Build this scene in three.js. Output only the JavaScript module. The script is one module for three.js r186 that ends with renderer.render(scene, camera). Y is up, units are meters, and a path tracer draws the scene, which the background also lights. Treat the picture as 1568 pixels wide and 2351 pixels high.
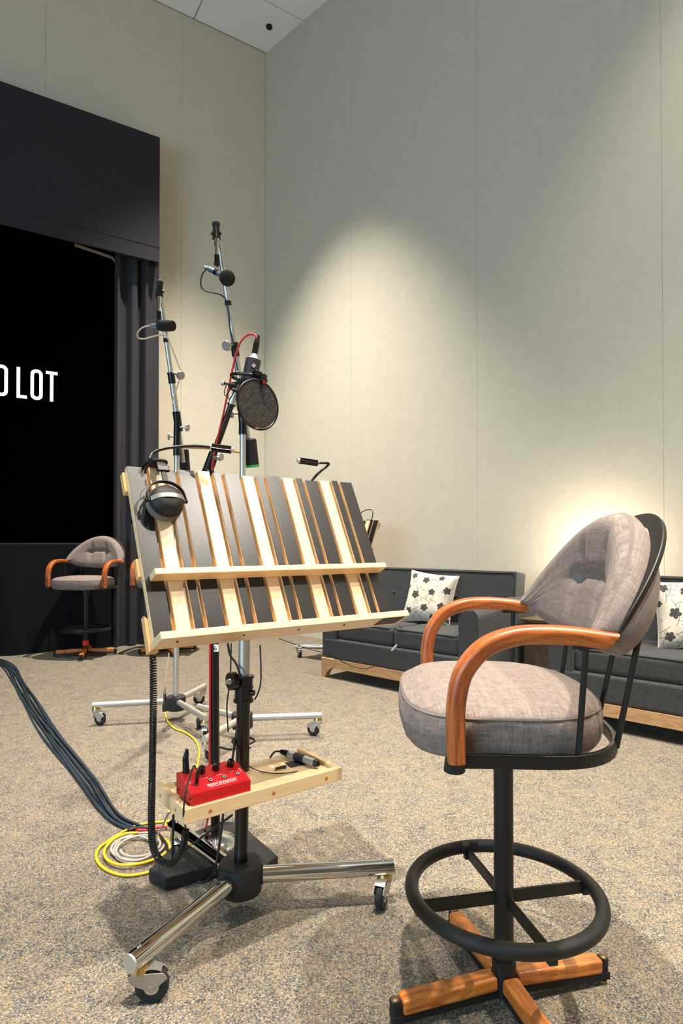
import * as THREE from 'three';
import { RoundedBoxGeometry } from 'three/addons/geometries/RoundedBoxGeometry.js';
import { mergeGeometries } from 'three/addons/utils/BufferGeometryUtils.js';
import { RectAreaLightUniformsLib } from 'three/addons/lights/RectAreaLightUniformsLib.js';

// ------------------------------------------------------------------ camera
const IMG_W = 1568, IMG_H = 2351, FOCAL = 1400, HORIZON = 1247, EYE = 1.05;
const PITCH = 0.8 * Math.PI / 180, CX = IMG_W / 2, CY = HORIZON - FOCAL * Math.tan(PITCH);   // the lens is shifted a little
const scene = new THREE.Scene();
scene.background = new THREE.Color(0x000000);
const camera = new THREE.PerspectiveCamera(2 * Math.atan(IMG_H / 2 / FOCAL) * 180 / Math.PI, IMG_W / IMG_H, 0.05, 60);
camera.position.set(0, EYE, 0);
camera.rotation.x = PITCH;
camera.setViewOffset(IMG_W, IMG_H, 0, IMG_H / 2 - CY, IMG_W, IMG_H);
const renderer = new THREE.WebGLRenderer({ antialias: true });
renderer.toneMapping = THREE.LinearToneMapping;
renderer.toneMappingExposure = 0.98;
renderer.shadowMap.enabled = true;
RectAreaLightUniformsLib.init();

// ------------------------------------------------------------------ room frames
// the walls meet at about 104 degrees; X runs along the screen wall (0 at the corner), Z from it into the room
const ROOM_TURN = Math.atan2(0.5358, 0.8443), SIDE_TURN = Math.atan2(0.7275, 0.6863);
const WX = new THREE.Vector3(Math.cos(ROOM_TURN), 0, -Math.sin(ROOM_TURN)), WZ = new THREE.Vector3(Math.sin(ROOM_TURN), 0, Math.cos(ROOM_TURN));
const RX = new THREE.Vector3(Math.cos(SIDE_TURN), 0, -Math.sin(SIDE_TURN)), RZ = new THREE.Vector3(Math.sin(SIDE_TURN), 0, Math.cos(SIDE_TURN));
const CORNER = new THREE.Vector3(-0.927, 0, -7.37), CEIL = 7.04, ROOM_X = -9.6, ROOM_Z = 12;
const CAM_X = -CORNER.dot(WX), CAM_Z = -CORNER.dot(WZ), SIDE_X = -CORNER.dot(RX), SIDE_Z = -CORNER.dot(RZ);
const LEFT_X = -9.3;                                  // the left wall, parallel to the right wall, in the right wall's frame
const side = (X, y, Z) => CORNER.clone().addScaledVector(RX, X).addScaledVector(RZ, Z).setY(y);

// ------------------------------------------------------------------ lights
// unseen ceiling downlights, placed to light the floor, walls and desk: [x, z (world), candela, cone degrees, penumbra]
const WARM = new THREE.Color().setRGB(1, 0.9, 0.77);
const UNSEEN_DOWNLIGHTS = [
  [2.2, -0.85, 215, 33, 0.7],
  [0.05, -0.75, 235, 33, 0.7],
  [-2.8, -0.6, 55, 34, 0.9],
  [-0.92, -5.28, 350, 31.5, 1],
  [4.3, -0.62, 130, 48, 0.3],
  [2.0, -3.1, 55, 34, 1],  // out of view, placed to light the sofas and nearby floor
  [-2.6, -3.4, 60, 34, 1],
];
for (const [x, z, cd, deg, pen] of UNSEEN_DOWNLIGHTS) {
  const s = new THREE.SpotLight(WARM, cd, 0, deg * Math.PI / 180, pen, 2);
  s.position.set(x, CEIL - 0.06, z); s.target.position.set(x, 0, z);
  s.castShadow = true; s.shadow.radius = 3; s.shadow.mapSize.set(1024, 1024);
  scene.add(s, s.target);
}
// cool light of an unseen window, placed to light the left-hand edges
const UNSEEN_WIN = { z0: 2.6, z1: 6.8, y0: 0.9, y1: 2.7 };
{
  const w = UNSEEN_WIN.z1 - UNSEEN_WIN.z0, h = UNSEEN_WIN.y1 - UNSEEN_WIN.y0;
  const a = new THREE.RectAreaLight(new THREE.Color().setRGB(0.5, 0.78, 1), 10, w, h);
  a.position.copy(side(LEFT_X + 0.06, (UNSEEN_WIN.y0 + UNSEEN_WIN.y1) / 2, (UNSEEN_WIN.z0 + UNSEEN_WIN.z1) / 2));
  a.lookAt(a.position.clone().add(RX));
  scene.add(a);
}

// ------------------------------------------------------------------ pixel helpers (photo pixel -> ray)
const cp = Math.cos(PITCH), sp = Math.sin(PITCH), EYE_POINT = new THREE.Vector3(0, EYE, 0);
function ray(px, py) {
  const X = (px - CX) / FOCAL, Y = -(py - CY) / FOCAL;
  return new THREE.Vector3(X, Y * cp + sp, -cp + Y * sp);
}
const DEPTH = 0.7817;                                 // the distances below were first measured with a longer lens
const at = (px, py, depth) => { const r = ray(px, py); return r.multiplyScalar(depth * DEPTH / -r.z).add(EYE_POINT); };
const onFloor = (px, py, h = 0) => { const r = ray(px, py); return r.multiplyScalar((h - EYE) / r.y).add(EYE_POINT); };
function onScreenWall(px, py, off = 0) {            // returns room coordinates [X, y]
  const r = ray(px, py), t = (off - CAM_Z) / r.dot(WZ);
  return [CAM_X + r.dot(WX) * t, EYE + r.y * t];
}
function onRightWall(px, py, off = 0) {             // returns room coordinates [Z, y]
  const r = ray(px, py), t = (-off - SIDE_X) / r.dot(RX);
  return [SIDE_Z + r.dot(RZ) * t, EYE + r.y * t];
}

// ------------------------------------------------------------------ random and noise
function rng(seed) { let a = seed >>> 0; return () => { a = (a + 0x6D2B79F5) | 0; let t = Math.imul(a ^ (a >>> 15), 1 | a); t = (t + Math.imul(t ^ (t >>> 7), 61 | t)) ^ t; return ((t ^ (t >>> 14)) >>> 0) / 4294967296; }; }
const hash = (i, j, s) => { let h = Math.imul(i, 374761393) ^ Math.imul(j, 668265263) ^ Math.imul(s, 1442695041); h = Math.imul(h ^ (h >>> 13), 1274126177); return ((h ^ (h >>> 16)) >>> 0) / 4294967296; };
function vnoise(x, y, nx, ny, s) {                  // tiling value noise with nx by ny cells
  const i = Math.floor(x), j = Math.floor(y), fx = x - i, fy = y - j, sx = fx * fx * (3 - 2 * fx), sy = fy * fy * (3 - 2 * fy);
  const i0 = ((i % nx) + nx) % nx, i1 = (i0 + 1) % nx, j0 = ((j % ny) + ny) % ny, j1 = (j0 + 1) % ny;
  const a = hash(i0, j0, s), b = hash(i1, j0, s), c = hash(i0, j1, s), d = hash(i1, j1, s);
  return a + (b - a) * sx + (c - a) * sy + (a - b - c + d) * sx * sy;
}
function dataTex(w, h, fn, srgb) {                  // fn(i, j) -> [r, g, b] 0..255
  const d = new Uint8Array(w * h * 4);
  for (let j = 0; j < h; j++) for (let i = 0; i < w; i++) {
    const c = fn(i, j), k = (j * w + i) * 4;
    d[k] = Math.max(0, Math.min(255, c[0])); d[k + 1] = Math.max(0, Math.min(255, c[1])); d[k + 2] = Math.max(0, Math.min(255, c[2])); d[k + 3] = 255;
  }
  const t = new THREE.DataTexture(d, w, h); t.wrapS = t.wrapT = THREE.RepeatWrapping;
  t.magFilter = THREE.LinearFilter; t.minFilter = THREE.LinearMipmapLinearFilter; t.generateMipmaps = true;
  if (srgb) t.colorSpace = THREE.SRGBColorSpace;
  t.needsUpdate = true; return t;
}
const sized = (t, w, h) => { t.repeat.set(1 / w, 1 / h); return t; };   // uv in metres -> tile of w by h metres

// ------------------------------------------------------------------ textures
const carpetTex = (() => {                          // loop pile, one colour to each loop
  const N = 2048, C = 540, cs = N / C;
  const pal = [[182, 162, 132], [204, 185, 154], [130, 126, 116], [104, 108, 108], [190, 156, 108], [82, 76, 70], [158, 140, 116], [172, 156, 134]];
  const jx = new Float32Array(C * C), jy = new Float32Array(C * C), ci = new Uint8Array(C * C), br = new Float32Array(C * C);
  for (let j = 0; j < C; j++) for (let i = 0; i < C; i++) {
    const k = j * C + i; jx[k] = 0.15 + 0.7 * hash(i, j, 1); jy[k] = 0.15 + 0.7 * hash(i, j, 2);
    const warm = vnoise(i / 12, j / 12, 45, 45, 3) * 0.5 + vnoise(i / 4, j / 4, 135, 135, 4) * 0.5;
    const r = hash(i, j, 5) * 0.68 + warm * 0.32;
    ci[k] = r < 0.17 ? 5 : r < 0.29 ? 3 : r < 0.40 ? 2 : r < 0.50 ? 6 : r < 0.58 ? 7 : r < 0.70 ? 0 : r < 0.79 ? 1 : 4;
    br[k] = 0.77 * (0.86 + 0.28 * hash(i, j, 6));
  }
  const hgt = new Uint8Array(N * N);
  const col = dataTex(N, N, (i, j) => {
    const gx = i / cs, gy = j / cs, cx = Math.floor(gx), cy = Math.floor(gy); let best = 9, bk = 0;
    for (let b = -1; b <= 1; b++) for (let a = -1; a <= 1; a++) {
      const k = ((cy + b + C) % C) * C + ((cx + a + C) % C), dx = cx + a + jx[k] - gx, dy = cy + b + jy[k] - gy, d = dx * dx + dy * dy;
      if (d < best) { best = d; bk = k; }
    }
    hgt[j * N + i] = 255 * Math.max(0, 1 - best * 1.3);
    const p = pal[ci[bk]], m = br[bk]; return [p[0] * m, p[1] * m, p[2] * m];
  }, true);
  const bump = dataTex(N, N, (i, j) => { const v = hgt[j * N + i]; return [v, v, v]; });
  return [sized(col, 1.75, 1.75), sized(bump, 1.75, 1.75)];
})();
const weaveTex = (() => {                           // fine wall cloth
  const N = 1024;
  const f = (i, j) => 0.4 * vnoise(i / 2, j / 16, 512, 64, 11) + 0.4 * vnoise(i / 16, j / 2, 64, 512, 12) + 0.2 * hash(i, j, 13);
  const col = dataTex(N, N, (i, j) => { const v = 0.93 + 0.11 * f(i, j) + 0.02 * (vnoise(i / 64, j / 64, 16, 16, 14) - 0.5); return [208 * v, 201 * v, 183 * v]; }, true);
  const bump = dataTex(N, N, (i, j) => { const v = 255 * f(i, j); return [v, v, v]; });
  return [sized(col, 0.8, 0.8), sized(bump, 0.8, 0.8)];
})();
function clothTex(base, light, dark, size, contrast) {   // slubbed cross weave
  const N = 512;
  const f = (i, j) => {
    const a = vnoise(i / 1.6, j / 40, 320, 12.8 | 0, 21), b = vnoise(i / 40, j / 1.6, 12, 320, 22);
    const s1 = Math.max(0, vnoise(i / 2, j / 90, 256, 5, 23) - 0.72) * 3, s2 = Math.max(0, vnoise(i / 90, j / 2, 5, 256, 24) - 0.74) * 3;
    return [0.5 * a + 0.5 * b, Math.min(1, s1 + s2), hash(i, j, 25)];
  };
  const col = dataTex(N, N, (i, j) => {
    const [t, s, n] = f(i, j); const k = (t - 0.5) * 2 * contrast + (n - 0.5) * 0.25 * contrast, o = [0, 0, 0];
    for (let c = 0; c < 3; c++) { let v = base[c] + (k > 0 ? (light[c] - base[c]) * k : (base[c] - dark[c]) * k); o[c] = v + (light[c] - v) * s * 0.55; }
    return o;
  }, true);
  const bump = dataTex(N, N, (i, j) => { const [t, s, n] = f(i, j); const v = 255 * (0.6 * t + 0.3 * s + 0.1 * n); return [v, v, v]; });
  return [sized(col, size, size), sized(bump, size, size)];
}
function woodTex(c0, c1, c2, seed, streak, pores) {  // u along the grain, 1 m by 0.25 m
  const W = 1024, Hh = 512;
  const col = dataTex(W, Hh, (i, j) => {
    const w = 5 * vnoise(i / 128, j / 64, 8, 8, seed) + 2 * vnoise(i / 64, j / 32, 16, 16, seed + 1);
    const ring = 0.5 + 0.5 * Math.sin((j / Hh * 16 + w) * 2.2);
    const fine = vnoise(i / 60, j / 2, 17, 256, seed + 2) * 0.6 + vnoise(i / 24, j / 1.2, 42, 426, seed + 3) * 0.4;
    const p = pores && vnoise(i / 14, j / 1.5, 73, 341, seed + 4) > 0.8 ? 0.72 : 1;
    let k = streak * (0.5 * ring + 0.5 * fine) + (1 - streak) * (0.35 + 0.3 * fine);
    const o = [0, 0, 0]; for (let c = 0; c < 3; c++) { const v = k < 0.5 ? c2[c] + (c0[c] - c2[c]) * k * 2 : c0[c] + (c1[c] - c0[c]) * (k - 0.5) * 2; o[c] = v * p; }
    return o;
  }, true);
  return sized(col, 1, 0.25);
}
const gritTex = (() => {
  const N = 512, f = (i, j) => hash(i, j, 31) * 0.6 + vnoise(i / 2, j / 2, 256, 256, 32) * 0.4;
  const col = dataTex(N, N, (i, j) => { const v = f(i, j), g = 9 + 15 * v + (v > 0.82 ? 34 : 0); return [g * 1.06, g * 0.96, g * 0.98]; }, true);
  const bump = dataTex(N, N, (i, j) => { const v = 255 * f(i, j); return [v, v, v]; });
  return [sized(col, 0.3, 0.3), sized(bump, 0.3, 0.3)];
})();
const castTex = sized(dataTex(256, 256, (i, j) => { const v = 255 * (0.5 * hash(i, j, 41) + 0.5 * vnoise(i / 3, j / 3, 85, 85, 42)); return [v, v, v]; }), 0.12, 0.12);

// ------------------------------------------------------------------ materials
const lin = (hex) => new THREE.Color(hex);
const std = (color, roughness = 0.6, metalness = 0, extra = {}) => new THREE.MeshStandardMaterial({ color: typeof color === 'number' ? lin(color) : color, roughness, metalness, ...extra });
const phys = (color, o) => new THREE.MeshPhysicalMaterial({ color: lin(color), ...o });
const [taupeC, taupeB] = clothTex([116, 103, 97], [178, 164, 154], [78, 68, 64], 0.16, 0.75);
const [charC, charB] = clothTex([58, 59, 60], [88, 89, 89], [38, 39, 40], 0.16, 0.7);
const M = {
  carpet: std(0xf3f7ff, 0.97, 0, { map: carpetTex[0], bumpMap: carpetTex[1], bumpScale: 0.003 }),
  wallCloth: std(0xffffff, 0.93, 0, { map: weaveTex[0], bumpMap: weaveTex[1], bumpScale: 0.0006 }),
  joint: std(0x8d8873, 0.9),
  plaster: std(0xd9d6cd, 0.9),
  ceilTile: std(0xf4f4f6, 0.92, 0, { bumpMap: castTex, bumpScale: 0.0008 }),
  ceilGrid: std(0x9d9c9a, 0.7),
  taupe: phys(0xffffff, { roughness: 0.95, map: taupeC, bumpMap: taupeB, bumpScale: 0.0006, sheen: 0.3, sheenRoughness: 0.6, sheenColor: lin(0xb9a9a2) }),
  charcoal: phys(0xffffff, { roughness: 0.95, map: charC, bumpMap: charB, bumpScale: 0.0005, sheen: 0.2, sheenRoughness: 0.6, sheenColor: lin(0x70747a) }),
  charPipe: std(0x2a2b2d, 0.9),
  blackSteel: std(0x191817, 0.45, 0.3, { bumpMap: castTex, bumpScale: 0.0002 }),
  blackPaint: std(0x0e0d0d, 0.28, 0.1),
  blackMatte: std(0x111112, 0.8),
  rubber: std(0x131313, 0.7),
  castIron: std(0x1b1c1e, 0.55, 0.15, { bumpMap: castTex, bumpScale: 0.0006 }),
  foam: std(0x1c1b1b, 1, 0, { bumpMap: castTex, bumpScale: 0.0015 }),
  chrome: std(0xd9d9d6, 0.09, 1),
  satin: std(0xc4c2bd, 0.42, 0.8),
  zinc: std(0xa7a59e, 0.38, 0.85),
  bronze: std(0x6b5a44, 0.45, 0.7),
  brass: std(0xb59a5c, 0.3, 0.9),
  teak: phys(0xe4ddd6, { roughness: 0.42, map: woodTex([188, 98, 34], [216, 130, 56], [122, 56, 16], 51, 0.75, true), clearcoat: 0.25, clearcoatRoughness: 0.3 }),
  oak: phys(0xffffff, { roughness: 0.45, map: woodTex([192, 110, 42], [216, 138, 62], [132, 68, 22], 61, 0.8, true), clearcoat: 0.2, clearcoatRoughness: 0.35 }),
  maple: phys(0xffffff, { roughness: 0.38, map: woodTex([224, 193, 148], [236, 208, 166], [204, 166, 116], 71, 0.35, false), clearcoat: 0.35, clearcoatRoughness: 0.25 }),
  mapleDark: phys(0xffffff, { roughness: 0.4, map: woodTex([218, 172, 114], [232, 190, 132], [192, 140, 84], 81, 0.4, false), clearcoat: 0.3, clearcoatRoughness: 0.3 }),
  walnut: std(0xffffff, 0.5, 0, { map: woodTex([74, 54, 34], [92, 70, 46], [48, 33, 20], 95, 0.6, true) }),
  pineBase: std(0xffffff, 0.55, 0, { map: woodTex([196, 152, 104], [212, 172, 124], [160, 114, 70], 91, 0.6, true) }),
  grip: std(0xffffff, 0.3, 0, { map: gritTex[0], bumpMap: gritTex[1], bumpScale: 0.00007 }),
  curtain: std(0x2b2b31, 0.95, 0, { bumpMap: weaveTex[1], bumpScale: 0.0006 }),
  valance: std(0x232228, 0.95, 0, { bumpMap: weaveTex[1], bumpScale: 0.0006 }),
  skirt: phys(0x101014, { roughness: 0.95, specularIntensity: 0.3, bumpMap: weaveTex[1], bumpScale: 0.0006 }),
  screenBlack: phys(0x010101, { roughness: 1, specularIntensity: 0 }),
  letter: std(0xffffff, 0.9, 0, { emissive: lin(0xffffff), emissiveIntensity: 0.75 }),
  redBox: std(0xc8161d, 0.38, 0.2),
  redCable: std(0xc01a20, 0.45),
  yellowCable: std(0xdcb81e, 0.5),
  greyCable: std(0xa39a92, 0.55),
  beigeCable: std(0xd5bea0, 0.55),
  blackCable: std(0x121214, 0.5),
  blueCable: std(0x1c2a38, 0.5),
  tanCable: std(0xc08a4a, 0.6),
  redTape: std(0xe0202a, 0.5),
  greenTape: std(0x2fae57, 0.6),
  blackTape: std(0x1a1b1d, 0.6),
  white: std(0xe8e6e0, 0.6),
  micBody: std(0x39383a, 0.4, 0.5),
  micSilver: std(0x8fa6bd, 0.3, 0.8),
  winFrame: std(0x4a4744, 0.6),
};

// ------------------------------------------------------------------ building helpers
const V = (x, y, z) => new THREE.Vector3(x, y, z);
const used = new Map();
function numbered(n) { const k = used.get(n) || 0; used.set(n, k + 1); return k ? `${n}_${String(k).padStart(3, '0')}` : n; }
function mesh(name, geo, mat, parent) {
  const m = new THREE.Mesh(geo, mat); m.name = name; m.castShadow = m.receiveShadow = true;
  if (parent) parent.add(m);
  return m;
}
function thing(name, label, category, pos = V(0, 0, 0), turn = 0, group) {
  const o = new THREE.Group(); o.name = numbered(name); o.position.copy(pos); o.rotation.y = turn; scene.add(o);
  o.userData = { label, category }; if (group) o.userData.group = group;
  return o;
}
function single(name, geo, mat, label, category, group) {
  const m = mesh(numbered(name), geo, mat, scene); m.userData = { label, category }; if (group) m.userData.group = group; return m;
}
function struct(name, geo, mat, label, turn = ROOM_TURN) {
  const m = mesh(name, geo, mat, scene); m.userData = { kind: 'structure', label, category: name.split('_')[0] };
  m.position.copy(CORNER); m.rotation.y = turn; return m;
}
const merge = (...g) => mergeGeometries(g.map((x) => { const y = x.index ? x.toNonIndexed() : x; for (const k of Object.keys(y.attributes)) if (!['position', 'normal', 'uv'].includes(k)) y.deleteAttribute(k); return y; }));
const move = (g, x, y, z) => { g.translate(x, y, z); return g; };
function metreUV(geo, axis = 'x', off = 0) {        // box projection in metres, u along the given axis
  const g = geo.index ? geo.toNonIndexed() : geo; const p = g.attributes.position, n = g.attributes.normal, uv = new Float32Array(p.count * 2);
  for (let i = 0; i < p.count; i += 3) {
    const nx = Math.abs(n.getX(i) + n.getX(i + 1) + n.getX(i + 2)), ny = Math.abs(n.getY(i) + n.getY(i + 1) + n.getY(i + 2)), nz = Math.abs(n.getZ(i) + n.getZ(i + 1) + n.getZ(i + 2));
    const dom = nx >= ny && nx >= nz ? 'x' : ny >= nz ? 'y' : 'z';
    for (let k = i; k < i + 3; k++) {
      const c = { x: p.getX(k), y: p.getY(k), z: p.getZ(k) }; let u, v;
      if (dom === axis) { const o = ['x', 'y', 'z'].filter((q) => q !== axis); u = c[o[0]]; v = c[o[1]]; }
      else { u = c[axis]; v = c[['x', 'y', 'z'].find((q) => q !== axis && q !== dom)]; }
      uv[k * 2] = u + off; uv[k * 2 + 1] = v + off * 0.37;
    }
  }
  g.setAttribute('uv', new THREE.BufferAttribute(uv, 2)); return g;
}
const rbox = (w, h, d, r = 0.003, axis = 'x', off = 0) => metreUV(new RoundedBoxGeometry(w, h, d, 2, Math.min(r, w / 2.1, h / 2.1, d / 2.1)), axis, off);
const box = (w, h, d, axis = 'x', off = 0) => metreUV(new THREE.BoxGeometry(w, h, d), axis, off);
const Y = V(0, 1, 0);
function rod(a, b, r, r2 = r, seg = 20) {           // cylinder from a to b
  const d = b.clone().sub(a), L = d.length(), g = new THREE.CylinderGeometry(r2, r, L, seg);
  g.applyQuaternion(new THREE.Quaternion().setFromUnitVectors(Y, d.normalize())); const m = a.clone().add(b).multiplyScalar(0.5); g.translate(m.x, m.y, m.z); return g;
}
function alongRod(a, b, t0, t1, r, r2 = r, seg = 20) { return rod(a.clone().lerp(b, t0), a.clone().lerp(b, t1), r, r2, seg); }
function tube(pts, r, seg, radial = 8, closed = false) {
  const c = new THREE.CatmullRomCurve3(pts, closed, 'centripetal'); const g = new THREE.TubeGeometry(c, seg || pts.length * 8, r, radial, closed);
  if (closed) return g;
  const ends = [pts[0], pts[pts.length - 1]].map((p) => move(new THREE.SphereGeometry(r, radial, 4), p.x, p.y, p.z));
  return merge(g, ...ends);
}
const dense = (pts, n = 8) => { const o = []; for (let i = 0; i + 1 < pts.length; i++) for (let k = 0; k < n; k++) o.push(pts[i].clone().lerp(pts[i + 1], k / n)); o.push(pts[pts.length - 1]); return o; };
function lathe(profile, seg = 32) { return new THREE.LatheGeometry(profile.map(([x, y]) => new THREE.Vector2(x, y)), seg); }
function orient(g, from, dir) {                      // turn +y of g to dir and move to from
  g.applyQuaternion(new THREE.Quaternion().setFromUnitVectors(Y, dir.clone().normalize())); g.translate(from.x, from.y, from.z); return g;
}
function prism(pts, depth, bevel = 0) {              // outline in xy, centred in z
  const s = new THREE.Shape(pts.map(([x, y]) => new THREE.Vector2(x, y)));
  const g = new THREE.ExtrudeGeometry(s, { depth, bevelEnabled: bevel > 0, bevelThickness: bevel, bevelSize: bevel, bevelSegments: 2, curveSegments: 8 }); g.translate(0, 0, -depth / 2); return g;
}
// sweep a closed section along a path; each section point (a, b) lies at a along `side` and b along tangent x side
function sweep(path, section, side, endShift = 0) {
  const n = path.length, m = section.length, pos = [], uv = [], idx = []; let len = 0;
  const tan = path.map((p, i) => path[Math.min(n - 1, i + 1)].clone().sub(path[Math.max(0, i - 1)]).normalize());
  for (let i = 0; i < n; i++) {
    const sd = typeof side === 'function' ? side(i / (n - 1), tan[i]) : side; const s = sd.clone().addScaledVector(tan[i], -sd.dot(tan[i])).normalize(), b = tan[i].clone().cross(s);
    if (i) len += path[i].distanceTo(path[i - 1]); let w = 0;
    for (let k = 0; k <= m; k++) {
      const q = section[k % m]; if (k) w += Math.hypot(q[0] - section[k - 1][0], q[1] - section[k - 1][1]);
      const p = path[i].clone().addScaledVector(s, q[0]).addScaledVector(b, q[1]); if (i === n - 1 && endShift) p.addScaledVector(tan[i], q[1] * endShift);
      pos.push(p.x, p.y, p.z); uv.push(len, w);
    }
  }
  for (let i = 0; i < n - 1; i++) for (let k = 0; k < m; k++) { const a = i * (m + 1) + k, b = a + m + 1; idx.push(a, a + 1, b, a + 1, b + 1, b); }
  for (const [i, flip] of [[0, 0], [n - 1, 1]]) {
    const c = pos.length / 3, o = i * (m + 1); let x = 0, y = 0, z = 0;
    for (let k = 0; k < m; k++) { x += pos[(o + k) * 3]; y += pos[(o + k) * 3 + 1]; z += pos[(o + k) * 3 + 2]; }
    pos.push(x / m, y / m, z / m); uv.push(0, 0); const r0 = pos.length / 3;
    for (let k = 0; k <= m; k++) { pos.push(pos[(o + k) * 3], pos[(o + k) * 3 + 1], pos[(o + k) * 3 + 2]); uv.push(section[k % m][0], section[k % m][1]); }
    for (let k = 0; k < m; k++) flip ? idx.push(c, r0 + k, r0 + k + 1) : idx.push(c, r0 + k + 1, r0 + k);
  }
  const g = new THREE.BufferGeometry(); g.setAttribute('position', new THREE.Float32BufferAttribute(pos, 3)); g.setAttribute('uv', new THREE.Float32BufferAttribute(uv, 2)); g.setIndex(idx); g.computeVertexNormals();
  return g;
}
function grid(nu, nv, fn, closeU = false) {          // fn(i, j) -> [x, y, z, u, v]
  const pos = [], uv = [], idx = [];
  for (let i = 0; i <= nu; i++) for (let j = 0; j <= nv; j++) { const p = fn(i / nu, j / nv); pos.push(p[0], p[1], p[2]); uv.push(p[3], p[4]); }
  for (let i = 0; i < nu; i++) for (let j = 0; j < nv; j++) { const a = i * (nv + 1) + j, b = a + nv + 1; idx.push(a, b, a + 1, a + 1, b, b + 1); }
  const g = new THREE.BufferGeometry(); g.setAttribute('position', new THREE.Float32BufferAttribute(pos, 3)); g.setAttribute('uv', new THREE.Float32BufferAttribute(uv, 2)); g.setIndex(idx); g.computeVertexNormals();
  if (closeU) {                                      // average normals over the seam where v = 0 and v = 1 meet
    const nr = g.attributes.normal; for (let i = 0; i <= nu; i++) { const a = i * (nv + 1), b = a + nv; const v = V(nr.getX(a) + nr.getX(b), nr.getY(a) + nr.getY(b), nr.getZ(a) + nr.getZ(b)).normalize(); nr.setXYZ(a, v.x, v.y, v.z); nr.setXYZ(b, v.x, v.y, v.z); }
  }
  return g;
}
const roundSection = (w, h, r, n = 4) => { const o = []; for (const [cx, cy, a0] of [[w / 2 - r, h / 2 - r, 0], [-w / 2 + r, h / 2 - r, 90], [-w / 2 + r, -h / 2 + r, 180], [w / 2 - r, -h / 2 + r, 270]]) for (let k = 0; k <= n; k++) { const a = (a0 + 90 * k / n) * Math.PI / 180; o.push([cx + r * Math.cos(a), cy + r * Math.sin(a)]); } return o; };

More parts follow.
